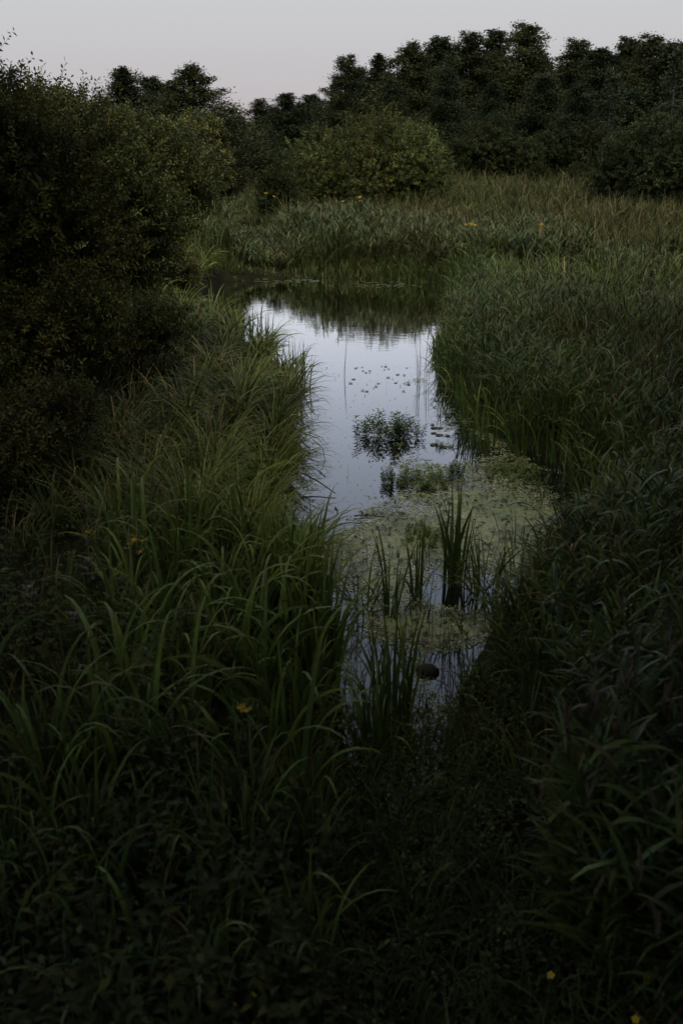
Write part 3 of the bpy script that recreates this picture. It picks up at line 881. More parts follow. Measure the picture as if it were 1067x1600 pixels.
# --- low creeping plants and algae mats on the wet mud at the near end
bag = Bag()
x, y = R.uniform(-0.5, 2.8, 40000), R.uniform(1.8, 7.3, 40000)
sd = shore_dist(x, y)
m = fbm(x, y, 0.55)
ok = (((sd > -0.35) & (m > 0.34)) | (m > 0.62)) & (y < 6.9) & ((sd > 0) | (y < 6.3)) & (R.random(len(x)) < 0.85)
x, y = x[ok], y[ok]
n = len(x)
z = np.maximum(height(x, y), 0.004) + 0.22 * fbm(x, y, 0.5) ** 1.5 * R.random(n)
a2 = rnd(0, 6.28, n)
dv = np.c_[np.cos(a2), np.sin(a2), rnd(-0.1, 0.7, n)]
sz = rnd(0.02, 0.055, n)
leaves(bag, np.c_[x, y, z + 0.012], dv, unit(n) * 0.5 + np.array([0, 0, 1.0]), sz, sz * 0.5, patch_color(x, y, [(0.05, 0.065, 0.02), (0.075, 0.09, 0.028), (0.14, 0.15, 0.06)], 0.5) * np.exp(R.normal(0, 0.3, (n, 1))))
k = R.random(n) < 0.4
n = int(k.sum())
blades(bag, np.c_[x[k], y[k], z[k] - 0.03], rnd(0, 6.28, n), rnd(0.10, 0.42, n), rnd(0.006, 0.013, n), rnd(0, 0.4, n), rnd(0.5, 2.2, n), 1.3, 4, jitter((0.065, 0.08, 0.03), n, 0.3), tw0=rnd(-1, 1, n))
tag(link('creeping_weeds', bag.mesh('creeping_weeds', M_WEED)), 'low creeping weeds matted on the wet mud', 'weeds', kind='stuff')

# --- duckweed and scum floating on the water
bag = Bag()
n0 = 330000
x, y = R.uniform(-0.9, 3.2, n0), 4.0 * (18.5 / 4.0) ** R.random(n0)
sd = shore_dist(x, y)
def mask(x, y):
    """how far a spot of the water is closed over by weed"""
    blob = lambda cx, cyy, rx, ry: np.exp(-(((x - cx) / rx) ** 2 + ((y - cyy) / ry) ** 2) ** 1.4)
    sd = shore_dist(x, y)
    m = 1.0 * blob(1.75, 11.6, 1.45, 1.5) + 0.55 * blob(0.75, 9.9, 1.0, 0.9) + 0.45 * blob(0.45, 9.0, 0.9, 1.1) + 0.85 * blob(1.85, 9.7, 0.9, 1.3) + 0.5 * blob(2.1, 14.6, 0.7, 1.6)
    m = m + 0.9 * blob(0.55, 7.75, 0.45, 0.45) + 0.6 * blob(0.2, 8.6, 0.5, 0.5) + 0.55 * blob(1.3, 7.6, 0.6, 0.5) + 0.4 * blob(1.5, 16.8, 0.5, 1.0) + 0.75 * blob(0.35, 4.3, 0.35, 0.5) + 0.35 * blob(-0.5, 9.3, 0.3, 1.2)
    m = m + 0.35 * np.exp(-np.maximum(-sd, 0) / 0.12) * (x < 0.5) * (y > 8.5) + 0.5 * blob(0.5, 6.5, 0.6, 0.8)
    nz = fbm(x, y * 0.7, 0.55) * 0.75 + fbm(x + 9, y, 0.16) * 0.35
    return np.where((sd < 0.06) & (m > 0.06), nz * 0.9 + m * 0.62, 0.0)
ok = (mask(x, y) > 0.99 - 0.16 * R.random(n0)) | ((sd < 0) & (R.random(n0) < 0.006))
x, y = x[ok], y[ok]
n = min(len(x), 60000)
x, y = x[:n], y[:n]
ang = rnd(0, 6.28, n)
r = rnd(0.004, 0.012, n) * (0.7 + 0.05 * y)
k = np.arange(4) / 4 * 2 * PI
V = np.stack([x[:, None] + r[:, None] * np.cos(ang[:, None] + k) * rnd(0.6, 1.3, (n, 4)), y[:, None] + r[:, None] * np.sin(ang[:, None] + k) * rnd(0.6, 1.3, (n, 4)),
              np.broadcast_to((0.004 + 0.004 * R.random(n))[:, None], (n, 4))], -1)
T = np.array([(0, 1, 2), (0, 2, 3)])[None] + (np.arange(n) * 4)[:, None, None]
c = patch_color(x, y, [(0.12, 0.14, 0.05), (0.25, 0.255, 0.115), (0.16, 0.20, 0.06)], 0.5) * np.exp(R.normal(0, 0.2, (n, 1)))
bag.add(V.reshape(-1, 3), T.reshape(-1, 3), np.repeat(c, 4, 0))
# joined mats of the same weed: a ragged film with holes
cell = 0.045
gx_, gy_ = np.meshgrid(np.arange(-0.9, 3.2, cell), np.arange(5.4, 17.5, cell))
x, y = gx_.ravel(), gy_.ravel()
keepx, keepy = V[:, 0, 0], V[:, 0, 1]
mm = mask(x, y)
gi = np.arange(len(x)).reshape(gx_.shape)
q = np.stack([gi[:-1, :-1], gi[:-1, 1:], gi[1:, 1:], gi[1:, :-1]], -1).reshape(-1, 4)
q = q[(mm[q] > 1.1).all(1) & (R.random(len(q)) < 0.96)]
used, inv = np.unique(q, return_inverse=True)
q = inv.reshape(-1, 4)
jx, jy = x[used] + R.normal(0, cell * 0.28, len(used)), y[used] + R.normal(0, cell * 0.28, len(used))
c2 = patch_color(jx, jy, [(0.07, 0.085, 0.028), (0.21, 0.22, 0.095), (0.14, 0.165, 0.05)], 0.35) * np.exp(R.normal(0, 0.25, (len(used), 1)))
bag.add(np.c_[jx, jy, rnd(0.002, 0.0045, len(used))], np.r_[q[:, [0, 1, 2]], q[:, [0, 2, 3]]], c2)
x, y = keepx, keepy
# curled brown bits and fallen leaves lying on it
n = 1700
i = R.integers(0, len(x), n)
a2 = rnd(0, 6.28, n)
sz = rnd(0.015, 0.07, n)
leaves(bag, np.c_[x[i], y[i], rnd(0.012, 0.025, n)], np.c_[np.cos(a2), np.sin(a2), rnd(-0.2, 0.3, n)], unit(n) * 0.4 + np.array([0, 0, 1.0]), sz, sz * rnd(0.3, 0.8, n), jitter((0.05, 0.032, 0.018), n, 0.4))
tag(link('duckweed', bag.mesh('duckweed', M_SCUM, False)), 'pale green duckweed and scum floating on the water', 'duckweed', kind='stuff')

# --- filler blades between the tall sedge clumps of the near left bank
bag = Bag()
x, y = R.uniform(-4.6, 0.1, 22000), 1.6 * (9.3 / 1.6) ** R.random(22000)
sd = shore_dist(x, y)
ok = (sd > -0.06) & (x < -0.05) & (R.random(len(x)) < np.where(x < -1.9, 0.15, 0.8) * np.clip((y - 2.5) / 2.5, 0.25, 1))
x, y = x[ok], y[ok]
x, y, cx, cyy, hh = tussocks(x, y, 0.5, 0.4)
n = len(x)
c = patch_color(x, y, [(0.04, 0.062, 0.02), (0.06, 0.09, 0.026), (0.075, 0.10, 0.03)], 1.5)
c = np.where(R.random((n, 1)) < 0.08, np.array([0.15, 0.11, 0.055]), c) * np.exp(R.normal(0, 0.28, (n, 1)))
blades(bag, np.c_[x, y, np.maximum(height(x, y), -0.1) - 0.03], np.arctan2(y - cyy, x - cx) + R.normal(0, 0.8, n), (0.35 + 0.45 * hh) * rnd(0.6, 1.25, n) * np.clip(y / 6, 0.6, 1), rnd(0.014, 0.026, n), rnd(0.02, 0.3, n), rnd(0.2, 1.9, n), 2.2, 5, c, tip=c * np.array([1.3, 1.2, 0.9]), tw0=rnd(-0.8, 0.8, n))
tag(link('sedge_grass', bag.mesh('near_sedge', M_BLADE)), 'dense green sedge filling the near left bank', 'grass', kind='stuff')

# ------------------------------------------------------------------ clumps with single broad leaves
def leaf_set(seed, n, Wd, t0, bend, p, col, tipf=(1.25, 1.15, 0.9), S=9, fold=0.35):
    global R
    keep, R = R, np.random.default_rng(seed)
    out_ = []
    for i in range(n):
        b = Bag()
        c = jitter(col, 1, 0.18, 0.08)[0]
        if R.random() < 0.06:
            c = np.array([0.16, 0.11, 0.05])
        blades(b, [(0, 0, 0)], 0.0, 1.0, R.uniform(*Wd), R.uniform(*t0), R.uniform(*bend), R.uniform(*p), S, c, tip=np.array([0.17, 0.125, 0.055]) if R.random() < 0.2 else c * np.array(tipf), fold=fold, tw0=R.normal(0, 0.35), tw1=R.normal(0, 0.5))
        out_.append(b.mesh('leaf', M_BLADE))
    R = keep
    return out_

LEAF_ERECT = leaf_set(61, 14, (0.022, 0.036), (0.02, 0.16), (0.05, 0.5), (1.5, 2.5), (0.075, 0.115, 0.026))
LEAF_ARCH = leaf_set(62, 18, (0.026, 0.040), (0.03, 0.25), (1.5, 2.8), (1.8, 4.0), (0.085, 0.125, 0.026), S=11)
LEAF_FLOP = leaf_set(63, 8, (0.02, 0.032), (0.3, 0.9), (0.3, 1.3), (1.2, 2.5), (0.055, 0.075, 0.028))
LEAF_THIN = leaf_set(64, 6, (0.008, 0.012), (0.0, 0.12), (0.0, 0.5), (1.5, 3), (0.045, 0.055, 0.025), S=6, fold=0)

def clump(name, label, cat, x, y, n, L, sets, group=None, spread=0.10, z=None, thin=1.0):
    z = ground_z(x, y) - 0.04 if z is None else z
    t = thing(name, label, cat, (x, y, z), 0, group)
    for i in range(n):
        s = sets[int(R.integers(0, len(sets)))]
        m = s[int(R.integers(0, len(s)))]
        ln = R.uniform(*L)
        a, r = R.uniform(0, 2 * PI), spread * math.sqrt(R.random())
        aim = a + R.normal(0, 0.9)
        link('leaf', m, t, (r * math.cos(a), r * math.sin(a), 0), (0, 0, aim), (ln, ln * thin, ln))
    return t

# irises standing in the water
E3, EF = [LEAF_ERECT, LEAF_ERECT, LEAF_FLOP], [LEAF_ERECT, LEAF_FLOP]
for u, v, n, L, sp, sets, lab in (
        (612, 962, 11, (0.55, 0.92), 0.07, E3 + [LEAF_ERECT], 'upright iris clump in open water left of the slim iris'),
        (651, 936, 8, (0.5, 0.85), 0.05, [LEAF_ERECT, LEAF_ERECT, LEAF_FLOP], 'slim iris clump between two fuller iris clumps'),
        (714, 912, 14, (0.7, 1.05), 0.13, [LEAF_ERECT], 'tallest iris clump standing in the duckweed'),
        (762, 925, 22, (0.4, 0.75), 0.16, [LEAF_ERECT, LEAF_FLOP, LEAF_ARCH], 'bushy dark iris clump at the foot of the reeds'),
        (566, 955, 13, (0.4, 0.7), 0.09, [LEAF_FLOP, LEAF_FLOP, LEAF_ERECT], 'low sprawling iris clump with leaves fallen outwards over the water'),
        (612, 1135, 20, (0.6, 1.0), 0.13, [LEAF_ERECT, LEAF_ERECT, LEAF_ARCH], 'iris clump in the near water with the dark stone behind it'),
        (585, 1180, 14, (0.5, 0.85), 0.12, [LEAF_ERECT, LEAF_ARCH], 'iris clump rooted nearest to the muddy end of the water'),
        (500, 1075, 26, (0.8, 1.2), 0.18, [LEAF_ERECT, LEAF_ERECT, LEAF_ARCH], 'bright green iris clump leaning from the left bank over the narrow water'),
        (470, 1000, 20, (0.7, 1.0), 0.2, [LEAF_ERECT, LEAF_ARCH], 'iris clump at the bend of the left bank beside the drooping sedge')):
    x, y = px(u, v)
    clump('iris_clump', lab, 'iris', x, y, int(n * 1.9), (L[0] * 0.9, L[1] * 1.1), sets, 'irises in and beside the near water', sp, z=-0.06 if ground_z(x, y) < 0 else None)
# irises on the right bank and dark tips on the left bank
for x, y, n, L, lab in ((2.0, 13.3, 22, (0.9, 1.35), 'tall iris clump at the water corner in front of the right bank reeds'), (2.45, 13.0, 20, (0.9, 1.3), 'iris clump second from the water corner of the right bank'),
                        (2.05, 14.6, 18, (0.8, 1.2), 'iris clump behind the tall clump at the right bank corner'), (2.8, 12.7, 16, (0.8, 1.2), 'iris clump bordering the duckweed on the right bank'),
                        (-1.85, 20.2, 24, (0.7, 1.0), 'dark spiky iris clump on the tip of the left bank'), (-1.5, 19.3, 18, (0.7, 1.0), 'spiky iris clump just behind the left bank\'s tip'),
                        (-0.75, 16.4, 20, (0.7, 1.05), 'dark iris clump leaning from the left bank halfway along the water'), (-0.9, 17.6, 18, (0.7, 1.0), 'iris clump behind the halfway one on the left bank')):
    clump('iris_clump', lab, 'iris', x, y, n, L, [LEAF_ERECT, LEAF_ERECT, LEAF_ARCH], 'irises along the pond banks', 0.28, thin=0.8)

# tall arching sedge of the near left bank
# broad-leaved tufts closing the right side of the near water
for u, v, n, L, sets, lab in ((800, 900, 16, (0.5, 0.85), [LEAF_ERECT, LEAF_ARCH], 'leafy tuft at the reeds\' foot just right of the bushy iris'), (775, 960, 16, (0.45, 0.8), [LEAF_ARCH, LEAF_FLOP], 'tuft of arching leaves on the mud below the bushy iris'),
                              (735, 985, 14, (0.35, 0.6), [LEAF_ARCH, LEAF_FLOP], 'low tuft between the dark stone and the bushy iris'), (845, 985, 16, (0.5, 0.9), [LEAF_ARCH, LEAF_ERECT], 'tuft of arching leaves before the near right reeds'),
                              (730, 1075, 14, (0.3, 0.55), [LEAF_ARCH, LEAF_FLOP], 'low tuft on the mossy mud right of the dark stone'), (640, 1175, 12, (0.35, 0.7), [LEAF_ARCH, LEAF_ERECT], 'small tuft at the muddy end of the water'),
                              (690, 1330, 10, (0.3, 0.6), [LEAF_ARCH, LEAF_FLOP], 'sparse tuft alone on the dark mud'), (820, 1260, 12, (0.4, 0.7), [LEAF_ARCH], 'tuft of pale arching leaves on the mud near the reeds'),
                              (640, 1450, 12, (0.3, 0.6), [LEAF_ARCH, LEAF_FLOP], 'dim tuft low on the mud at the bottom')):
    x, y = px(u, v)
    clump('sedge_tuft', lab, 'sedge', x, y, n, L, sets, 'tufts on the near mud', 0.12)

spots = []
while len(spots) < 46:
    y = 4.3 + 4.4 * R.random() if R.random() < 0.8 else R.uniform(3.3, 4.3)
    x = -0.2 - R.random() ** 1.4 * ((0.36 * y + 0.5) if y < 5.5 else 0.22 * y)
    if shore_dist(np.array([x]), np.array([y]))[0] > 0.02 and all((x - a) ** 2 + (y - b) ** 2 > 0.07 for a, b in spots):
        spots.append((x, y))
for x, y in spots:
    u_ = x / (0.36 * y + 0.5)
    row = 'at the bottom of the left bank' if y < 3.6 else ('halfway up the near left bank' if y < 5.8 else 'below the fine drooping sedge')
    colm = 'beside the water' if u_ > -0.35 else ('set back from the water' if u_ > -0.75 else 'by the left picture edge')
    clump('sedge_clump', 'arching sedge clump ' + row + ', ' + colm, 'sedge', x, y, int(R.integers(10, 17)), (0.75, 1.3) if y > 4.6 else (0.45, 0.85),
          [LEAF_ARCH, LEAF_ARCH, LEAF_ARCH, LEAF_ERECT], 'tall arching sedge clumps of the near left bank', 0.2)

# reeds of the near right bank that can be told apart, each with stem and leaves
REED_STEM = []
for i in range(5):
    b = Bag()
    C = blades(b, [(0, 0, 0)], 0, 1.0, 0.006, 0.02, R.uniform(0.05, 0.5), 1.6, 6, (0.07, 0.085, 0.04), fold=0.6)
    REED_STEM.append((b.mesh('stem', M_REED), C[0]))
REED_LEAF = leaf_set(66, 12, (0.06, 0.09), (0.3, 0.8), (0.8, 2.0), (1.0, 1.7), (0.06, 0.088, 0.048), (1.15, 1.1, 1.0), S=7)
spots = []
while len(spots) < 70:
    y = 3.0 * (12.0 / 3.0) ** R.random()
    x = 1.35 + R.random() * (0.36 * y - 0.6)
    if shore_dist(np.array([x]), np.array([y]))[0] > 0.2 and all((x - a) ** 2 + (y - b) ** 2 > 0.03 for a, b in spots):
        spots.append((x, y))
for x, y in spots:
    m, C = REED_STEM[int(R.integers(0, 5))]
    h = R.uniform(0.7, 1.2)
    rz = R.uniform(0, 6.28)
    row = 'at the bottom of the right bank' if y < 5 else ('halfway up the near right bank' if y < 8 else 'beside the duckweed')
    colm = 'near the mud' if x < 1.2 + 0.1 * y else 'towards the right picture edge'
    t = thing('reed', 'single drooping reed ' + row + ', ' + colm, 'reed', (x, y, ground_z(x, y) - 0.04), rz, 'single reeds of the near right bank')
    link('stem', m, t, (0, 0, 0), (0, 0, 0), (h, h, h))
    nl = int(R.integers(5, 8))
    for j in range(nl):
        q = (0.3 + 0.68 * (j + R.random()) / nl) * 6
        k = min(int(q), 5)
        p = (C[k] * (1 - q + k) + C[k + 1] * (q - k)) * h
        s = R.uniform(0.28, 0.46)
        link('leaf', REED_LEAF[int(R.integers(0, 12))], t, tuple(p), (0, 0, j * PI + R.normal(0, 0.7)), (s, s, s))

# thin stalks standing alone in the open water
for u, v, n, L, lab in ((536, 590, 5, (0.45, 0.85), 'few thin dark stalks standing alone in the bright open water'), (513, 657, 2, (0.2, 0.32), 'pair of short thin stalks poking from the bright water'),
                        (601, 607, 2, (0.2, 0.3), 'two bent stalks among the floating leaves'), (634, 600, 2, (0.15, 0.28), 'short crooked stalks near the reed fringe'),
                        (544, 742, 2, (0.15, 0.3), 'thin stalk beside the edge of the duckweed'), (655, 612, 9, (0.5, 0.95), 'loose fringe of dark reed stalks in shallow water'),
                        (668, 590, 10, (0.6, 1.0), 'dark stalk cluster at the reeds\' water edge')):
    x, y = px(u, v)
    clump('water_stalk', lab, 'stalks', x, y, n, L, [LEAF_THIN], 'thin stalks in the open water', 0.05 if n < 6 else 0.22, z=-0.03)

LEAF_GREEN = leaf_set(67, 8, (0.012, 0.02), (0.0, 0.3), (0.2, 1.6), (1.5, 3), (0.06, 0.085, 0.026), S=6, fold=0)
for u, v, n, lab in ((562, 1015, 16, 'thin grassy blades in the near water beside the left bank'), (598, 1050, 14, 'thin grassy blades in front of the scum patch'), (640, 1005, 14, 'thin grassy blades rising from the scum patch'),
                     (692, 1000, 16, 'thin grassy blades just above the dark stone'), (573, 905, 12, 'thin grassy blades in the scum behind the sprawling iris'), (755, 985, 18, 'thin grassy blades below the bushy iris'),
                     (684, 880, 14, 'thin grassy blades between the slim and the tallest iris'), (800, 850, 20, 'thin grassy blades in the weed under the right reeds'), (845, 790, 20, 'thin grassy blades where the weed meets the right bank'),
                     (720, 1090, 18, 'thin grassy blades on the mud right of the dark stone'), (640, 1110, 16, 'thin grassy blades at the last open water'), (540, 1090, 16, 'thin grassy blades under the leaning left iris'), (660, 965, 18, 'thin grassy blades beside the slim iris foot'), (715, 1045, 18, 'thin grassy blades leaning over the dark stone'), (600, 1100, 18, 'thin grassy blades before the near iris clump')):
    x, y = px(u, v)
    clump('grass_tuft', lab, 'grass tuft', x, y, n, (0.2, 0.6), [LEAF_GREEN], 'thin grass tufts in the near water', 0.16, z=None if ground_z(x, y) > 0 else -0.03)

# ------------------------------------------------------------------ leafy water plants
def shoot_meshes(seed, n, L, leaf, col, k=26):
    global R
    keep, R = R, np.random.default_rng(seed)
    res = []
    for i in range(n):
        b = Bag()
        C = blades(b, [(0, 0, 0)], 0, L, 0.008, 0.05, R.uniform(0.1, 0.6), 1.3, 6, np.array(col) * 0.8, fold=0.6)[0]
        t = 0.15 + 0.85 * (np.arange(k) + R.random(k)) / k
        q = np.minimum((t * 6).astype(int), 5)
        f = (t * 6 - q)[:, None]
        p = C[q] * (1 - f) + C[q + 1] * f
        a2 = np.arange(k) * 2.4
        dv = np.c_[np.cos(a2), np.sin(a2), R.uniform(0.1, 0.7, k)]
        sz = leaf * R.uniform(0.7, 1.25, k) * (1.15 - 0.4 * t)
        leaves(b, p + dv * sz[:, None] * 0.5, dv, np.array([[0, 0, 1.0]]) + unit(k) * 0.4, sz, sz * 0.34, jitter(col, k, 0.2))
        res.append(b.mesh('shoot', M_LEAF))
    R = keep
    return res

SH_DARK = shoot_meshes(71, 8, 0.42, 0.10, (0.08, 0.11, 0.034), k=22)
SH_PALE = shoot_meshes(72, 8, 0.20, 0.055, (0.11, 0.145, 0.035))
SH_MID = shoot_meshes(73, 8, 0.26, 0.06, (0.055, 0.085, 0.026))
def water_plant(label, u, v, n, rx, ry, sh, smin=0.6, smax=1.1):
    x, y = px(u, v)
    t = thing('water_plant', label, 'water plant', (x, y, 0), 0, 'leafy plants growing out of the water')
    for i in range(n):
        a, r = R.uniform(0, 6.28), math.sqrt(R.random())
        if i % 2 and n > 30:                                         # most shoots crowd round a few rootstocks
            a, r = 2.4 * (i % 7) + R.normal(0, 0.25), 0.25 + 0.13 * (i % 6) + R.normal(0, 0.12)
        s = R.uniform(smin, smax) * (1.15 - 0.3 * r)
        link('shoot', sh[int(R.integers(0, len(sh)))], t, (rx * r * math.cos(a), ry * r * math.sin(a), -0.03), (R.normal(0, 0.12), R.normal(0, 0.12), R.uniform(0, 6.28)), (s, s, s))
water_plant('dark leafy water plant standing alone in the bright water', 606, 684, 80, 0.5, 0.30, SH_DARK, 0.35, 0.95)
water_plant('bright green leafy plant at the end of the duckweed', 611, 757, 16, 0.13, 0.16, SH_MID, 0.6, 1.0)
water_plant('wide pale leafy plant in the middle of the duckweed', 661, 756, 60, 0.34, 0.40, SH_PALE, 0.6, 1.1)
water_plant('small round leafy tuft beside the wide pale plant', 711, 743, 12, 0.09, 0.10, SH_MID, 0.6, 0.9)
water_plant('tiny leafy tuft in the clear water near the reeds', 686, 698, 7, 0.06, 0.08, SH_PALE, 0.5, 0.8)
water_plant('soft green weed tuft behind the tallest iris', 665, 840, 44, 0.22, 0.34, SH_PALE, 0.5, 0.9)
water_plant('pale weed mound on the scum below the right bank irises', 800, 745, 60, 0.36, 0.5, SH_PALE, 0.5, 0.9)

# floating round leaves
PAD = []
for i in range(4):
    b = Bag()
    k = np.linspace(0.25, 2 * PI - 0.25, 12)
    rr = 1 + R.normal(0, 0.04, 12)
    b.add(np.r_[[(0, 0, 0)], np.c_[np.cos(k) * rr, np.sin(k) * rr * 0.85, R.uniform(0, 0.06, 12)]], [(0, j, j + 1) for j in range(1, 12)], jitter((0.085, 0.095, 0.055), 1, 0.2)[0])
    PAD.append(b.mesh('floating_leaf', M_WEED))
def pads(pts, label, group, s0, s1):
    for u, v in pts:
        x, y = px(u, v)
        s = R.uniform(s0, s1)
        tag(link('floating_leaf', PAD[int(R.integers(0, 4))], None, (x, y, 0.006 + 0.004 * R.random()), (0, 0, R.uniform(0, 6)), (s, s, s)), label, 'floating leaf', group)
pads([(R.uniform(545, 640), R.uniform(572, 612)) for i in range(26)], 'small round leaf floating on the bright water past the dark plant', 'small leaves floating on the bright water', 0.02, 0.045)
pads([(R.uniform(398, 500), R.uniform(434, 442)) for i in range(40)], 'small pale leaf floating in the far corner by the inlet', 'pale leaves floating in the far corner', 0.05, 0.11)
pads([(R.normal(590, 34), R.uniform(441, 450)) for i in range(40)], 'small pale leaf floating on the dark reflection under the far reeds', 'pale leaves floating under the far reeds', 0.04, 0.09)
pads([(760, 633)], 'single larger leaf floating at the dark foot of the right bank irises', None, 0.12, 0.13)
pads([(R.uniform(675, 740), R.uniform(600, 700)) for i in range(26)], 'small leaf floating in the dark water along the right bank', 'leaves floating along the right bank', 0.03, 0.07)

# sticks
def stick(label, pts, r, col=(0.06, 0.045, 0.03), name='stick', cat='stick', twigs=()):
    q = np.asarray(pts, float)
    o0 = q[0].copy()
    b = Bag()
    t_ = np.linspace(0, len(q) - 1, 4 * len(q))
    sm = np.c_[tuple(np.interp(t_, np.arange(len(q)), q[:, k]) for k in range(3))] - o0
    tube(b, sm, np.linspace(r, r * 0.5, len(sm)), col, 5)
    for tw in twigs:
        tube(b, np.asarray(tw, float) - o0, r * 0.5, col, 4)
    tag(link(name, b.mesh(name, M_BARK), None, tuple(o0)), label, cat)
def P3(u, v, z):
    return (*px(u, v, z), z)
stick('dark broken twig reaching out of the left bank sedge over the water', [P3(470, 738, 0.16), P3(497, 752, 0.10), P3(524, 771, 0.03)], 0.012)
stick('thin curved stem bowing over the water at the left bank', [P3(489, 687, 0.2), P3(504, 700, 0.18), P3(508, 718, 0.12), P3(503, 733, 0.04), P3(497, 737, 0.0)], 0.006)
stick('dark stick lying flat across the duckweed edge', [P3(553, 806, 0.02), P3(572, 804, 0.02), P3(600, 808, 0.015)], 0.009, twigs=([P3(566, 806, 0.02), P3(556, 818, 0.02), P3(550, 828, 0.0)],))
stick('pale dead reed leaf floating in the gap of clear water', [P3(511, 853, 0.012), P3(525, 843, 0.012), P3(536, 830, 0.012)], 0.009, (0.16, 0.11, 0.07))
stick('tiny curled twig floating in the clear water', [P3(523, 792, 0.01), P3(528, 797, 0.01), P3(526, 803, 0.01)], 0.007)
stick('thin twig slanting across the dark near water', [P3(650, 1030, 0.03), P3(672, 1040, 0.05), P3(700, 1050, 0.06)], 0.006)

# dark stone at the edge of the near water
b = Bag()
import bmesh
bm = bmesh.new()
bmesh.ops.create_icosphere(bm, subdivisions=3, radius=1)
vv = np.array([v.co[:] for v in bm.verts])
ff = np.array([[v.index for v in f.verts] for f in bm.faces])
bm.free()
vv = vv * (0.85 + 0.4 * fbm(vv[:, 0] * 2 + vv[:, 2], vv[:, 1] * 2, 0.9))[:, None] * np.array([0.085, 0.07, 0.05])
b.add(vv, ff, (0.014, 0.012, 0.009))
x, y = px(668, 1050)
tag(link('stone', b.mesh('stone', M_BARK), None, (x, y, 0.01)), 'dark wet stone at the edge of the near water', 'stone')

# ------------------------------------------------------------------ flowers
def flower_meshes():
    b = Bag()
    n = 60
    u = unit(n) * np.array([1, 1, 0.25])
    rr = R.random((n, 1)) ** 0.5
    leaves(b, u * rr * 0.06, unit(n), np.tile([0, 0, 1.0], (n, 1)) + unit(n) * 0.3, 0.022, 0.018, jitter((0.52, 0.36, 0.03), n, 0.15, 0.05))
    yel = b.mesh('flower_head', M_FLOWER)
    b = Bag()
    leaves(b, u * rr * 0.05, unit(n), np.tile([0, 0, 1.0], (n, 1)) + unit(n) * 0.3, 0.022, 0.012, jitter((0.34, 0.22, 0.26), n, 0.15, 0.05))
    pink = b.mesh('flower_head', M_FLOWER)
    b = Bag()
    k = np.arange(5) / 5 * 2 * PI
    leaves(b, np.c_[np.cos(k) * 0.011, np.sin(k) * 0.011, np.full(5, 0.004)], np.c_[np.cos(k), np.sin(k), np.full(5, 0.3)], np.tile([0, 0, 1.0], (5, 1)), 0.02, 0.016, (0.62, 0.44, 0.03))
    butter = b.mesh('flower_head', M_FLOWER)
    return yel, pink, butter
F_YEL, F_PINK, F_BUT = flower_meshes()
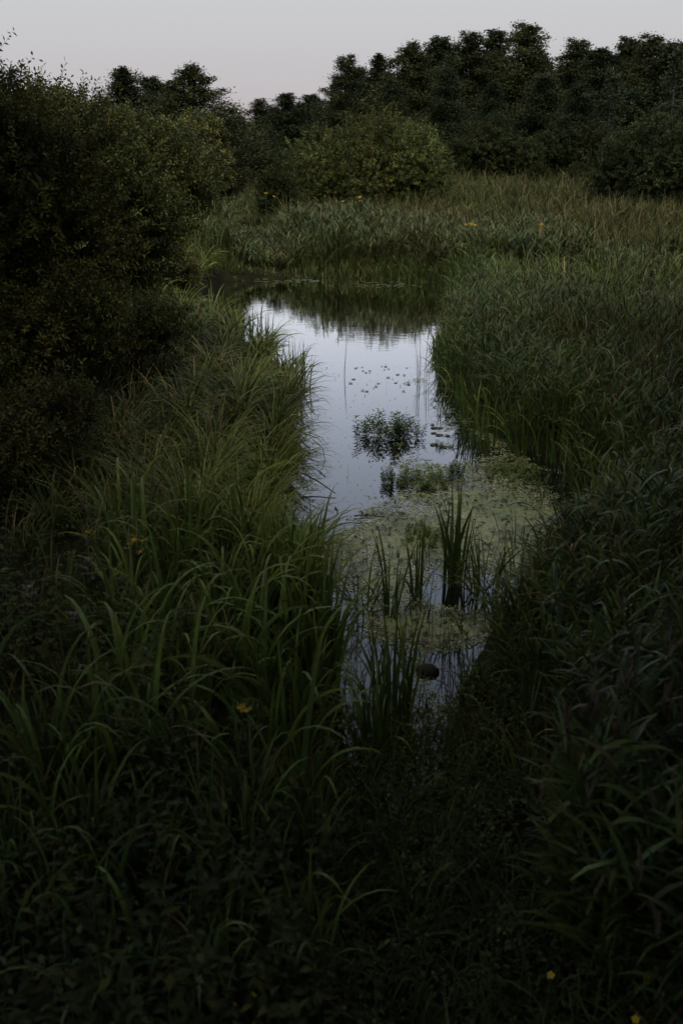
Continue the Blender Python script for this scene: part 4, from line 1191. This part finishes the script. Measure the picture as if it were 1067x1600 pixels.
def flower(u, v, y, label, heads, kind='yellow', group=None, spread=0.14, fs=1.0):
    """a flowering plant whose heads show at the photo pixel (u, v), standing at distance y"""
    x, zt = at(u, v, y)
    zb = ground_z(x, y) - 0.03
    name, cat, me = {'yellow': ('tansy_plant', 'flower', F_YEL), 'pink': ('pink_flower', 'flower', F_PINK), 'butter': ('buttercup', 'flower', F_BUT)}[kind]
    t = thing(name, label, cat, (x, y, zb), 0, group)
    hgt = max(zt - zb, 0.08)
    for i in range(heads):
        dx, dy, dz = (R.normal(0, spread), R.normal(0, spread), -abs(R.normal(0, spread * 1.3))) if i else (0, 0, 0)
        hz = max(hgt + dz, 0.06)
        b = Bag()
        q = np.linspace(0, 1, 5)[:, None]
        pts = np.array([[dx * 0.2, dy * 0.2, 0]]) + q * np.array([[dx * 0.8, dy * 0.8, hz]])
        tube(b, pts, (0.005 if kind != 'butter' else 0.0025) * (1 + y / 25), (0.06, 0.075, 0.03), 3)
        if kind != 'butter':
            m = 12
            tt = np.linspace(0.3, 0.95, m)
            p = pts[0] + (pts[-1] - pts[0]) * tt[:, None]
            a2 = np.arange(m) * 2.4
            dv = np.c_[np.cos(a2), np.sin(a2), np.full(m, 0.5)]
            leaves(b, p + dv * 0.05, dv, np.tile([0, 0, 1.0], (m, 1)), 0.11, 0.03, jitter((0.06, 0.08, 0.03), m, 0.2))
        st = link('stem', b.mesh('stem', M_LEAF), t)
        link('flower_head', me, t, (dx, dy, hz), (R.normal(0, 0.3), R.normal(0, 0.3), 0), (fs, fs, fs))
flower(736, 350, 33, 'tall yellow tansy standing out at the meadow edge behind the pond', 6, spread=0.16, fs=1.5)
flower(738, 365, 32.6, 'lower yellow tansy under the tall one at the meadow edge', 3, spread=0.14, fs=1.1)
flower(562, 308, 40, 'yellow tansy rising from the reeds before the willow bush', 4, spread=0.28, fs=1.4)
flower(415, 302, 42, 'faint yellow flower beside the dark low bush', 3, spread=0.2, fs=1.2)
flower(845, 351, 33, 'single yellow flower alone in the right meadow', 2, spread=0.08, fs=1.6)
flower(784, 362, 32, 'faint yellow flower between the tall tansy and the lone one', 2, spread=0.1, fs=1.3)
flower(210, 843, 7.4, 'yellow flower cluster with several heads on the dark left bank', 5, spread=0.05, fs=0.5)
flower(139, 829, 7.7, 'yellow flower with two heads above the pink ones on the left bank', 3, spread=0.035, fs=0.5)
flower(22, 716, 10.2, 'tiny yellow flower at the dark left picture edge', 2, spread=0.05, fs=0.8)
flower(139, 874, 7.0, 'pale pink flower just below the yellow heads of the left bank', 2, 'pink', spread=0.04, fs=0.7)
flower(119, 958, 6.1, 'dusky pink flower low on the left bank', 2, 'pink', spread=0.04, fs=0.8)
flower(45, 917, 6.5, 'faded pink flower near the left picture edge', 2, 'pink', spread=0.05, fs=0.8)
flower(323, 718, 10.2, 'small pale flower in the middle of the left bank sedge', 1, 'pink', fs=0.8)
flower(378, 1105, 4.9, 'yellow flower drooping among the tall sedge leaves', 2, 'yellow', spread=0.02, fs=0.5)
for u, v in ((409, 1524), (305, 1502), (395, 1555), (366, 1570), (1025, 1513), (1010, 1530), (985, 1458), (992, 1592), (860, 1524), (845, 1222), (986, 1430), (860, 850), (862, 822), (905, 855), (868, 842), (823, 872), (790, 818)):
    x, y = px(u, v, 0.5)
    flower(u, v, y, 'tiny yellow buttercup dotted among the weeds of the near end', 1, 'butter', 'tiny yellow flowers among the near weeds', fs=1.0)
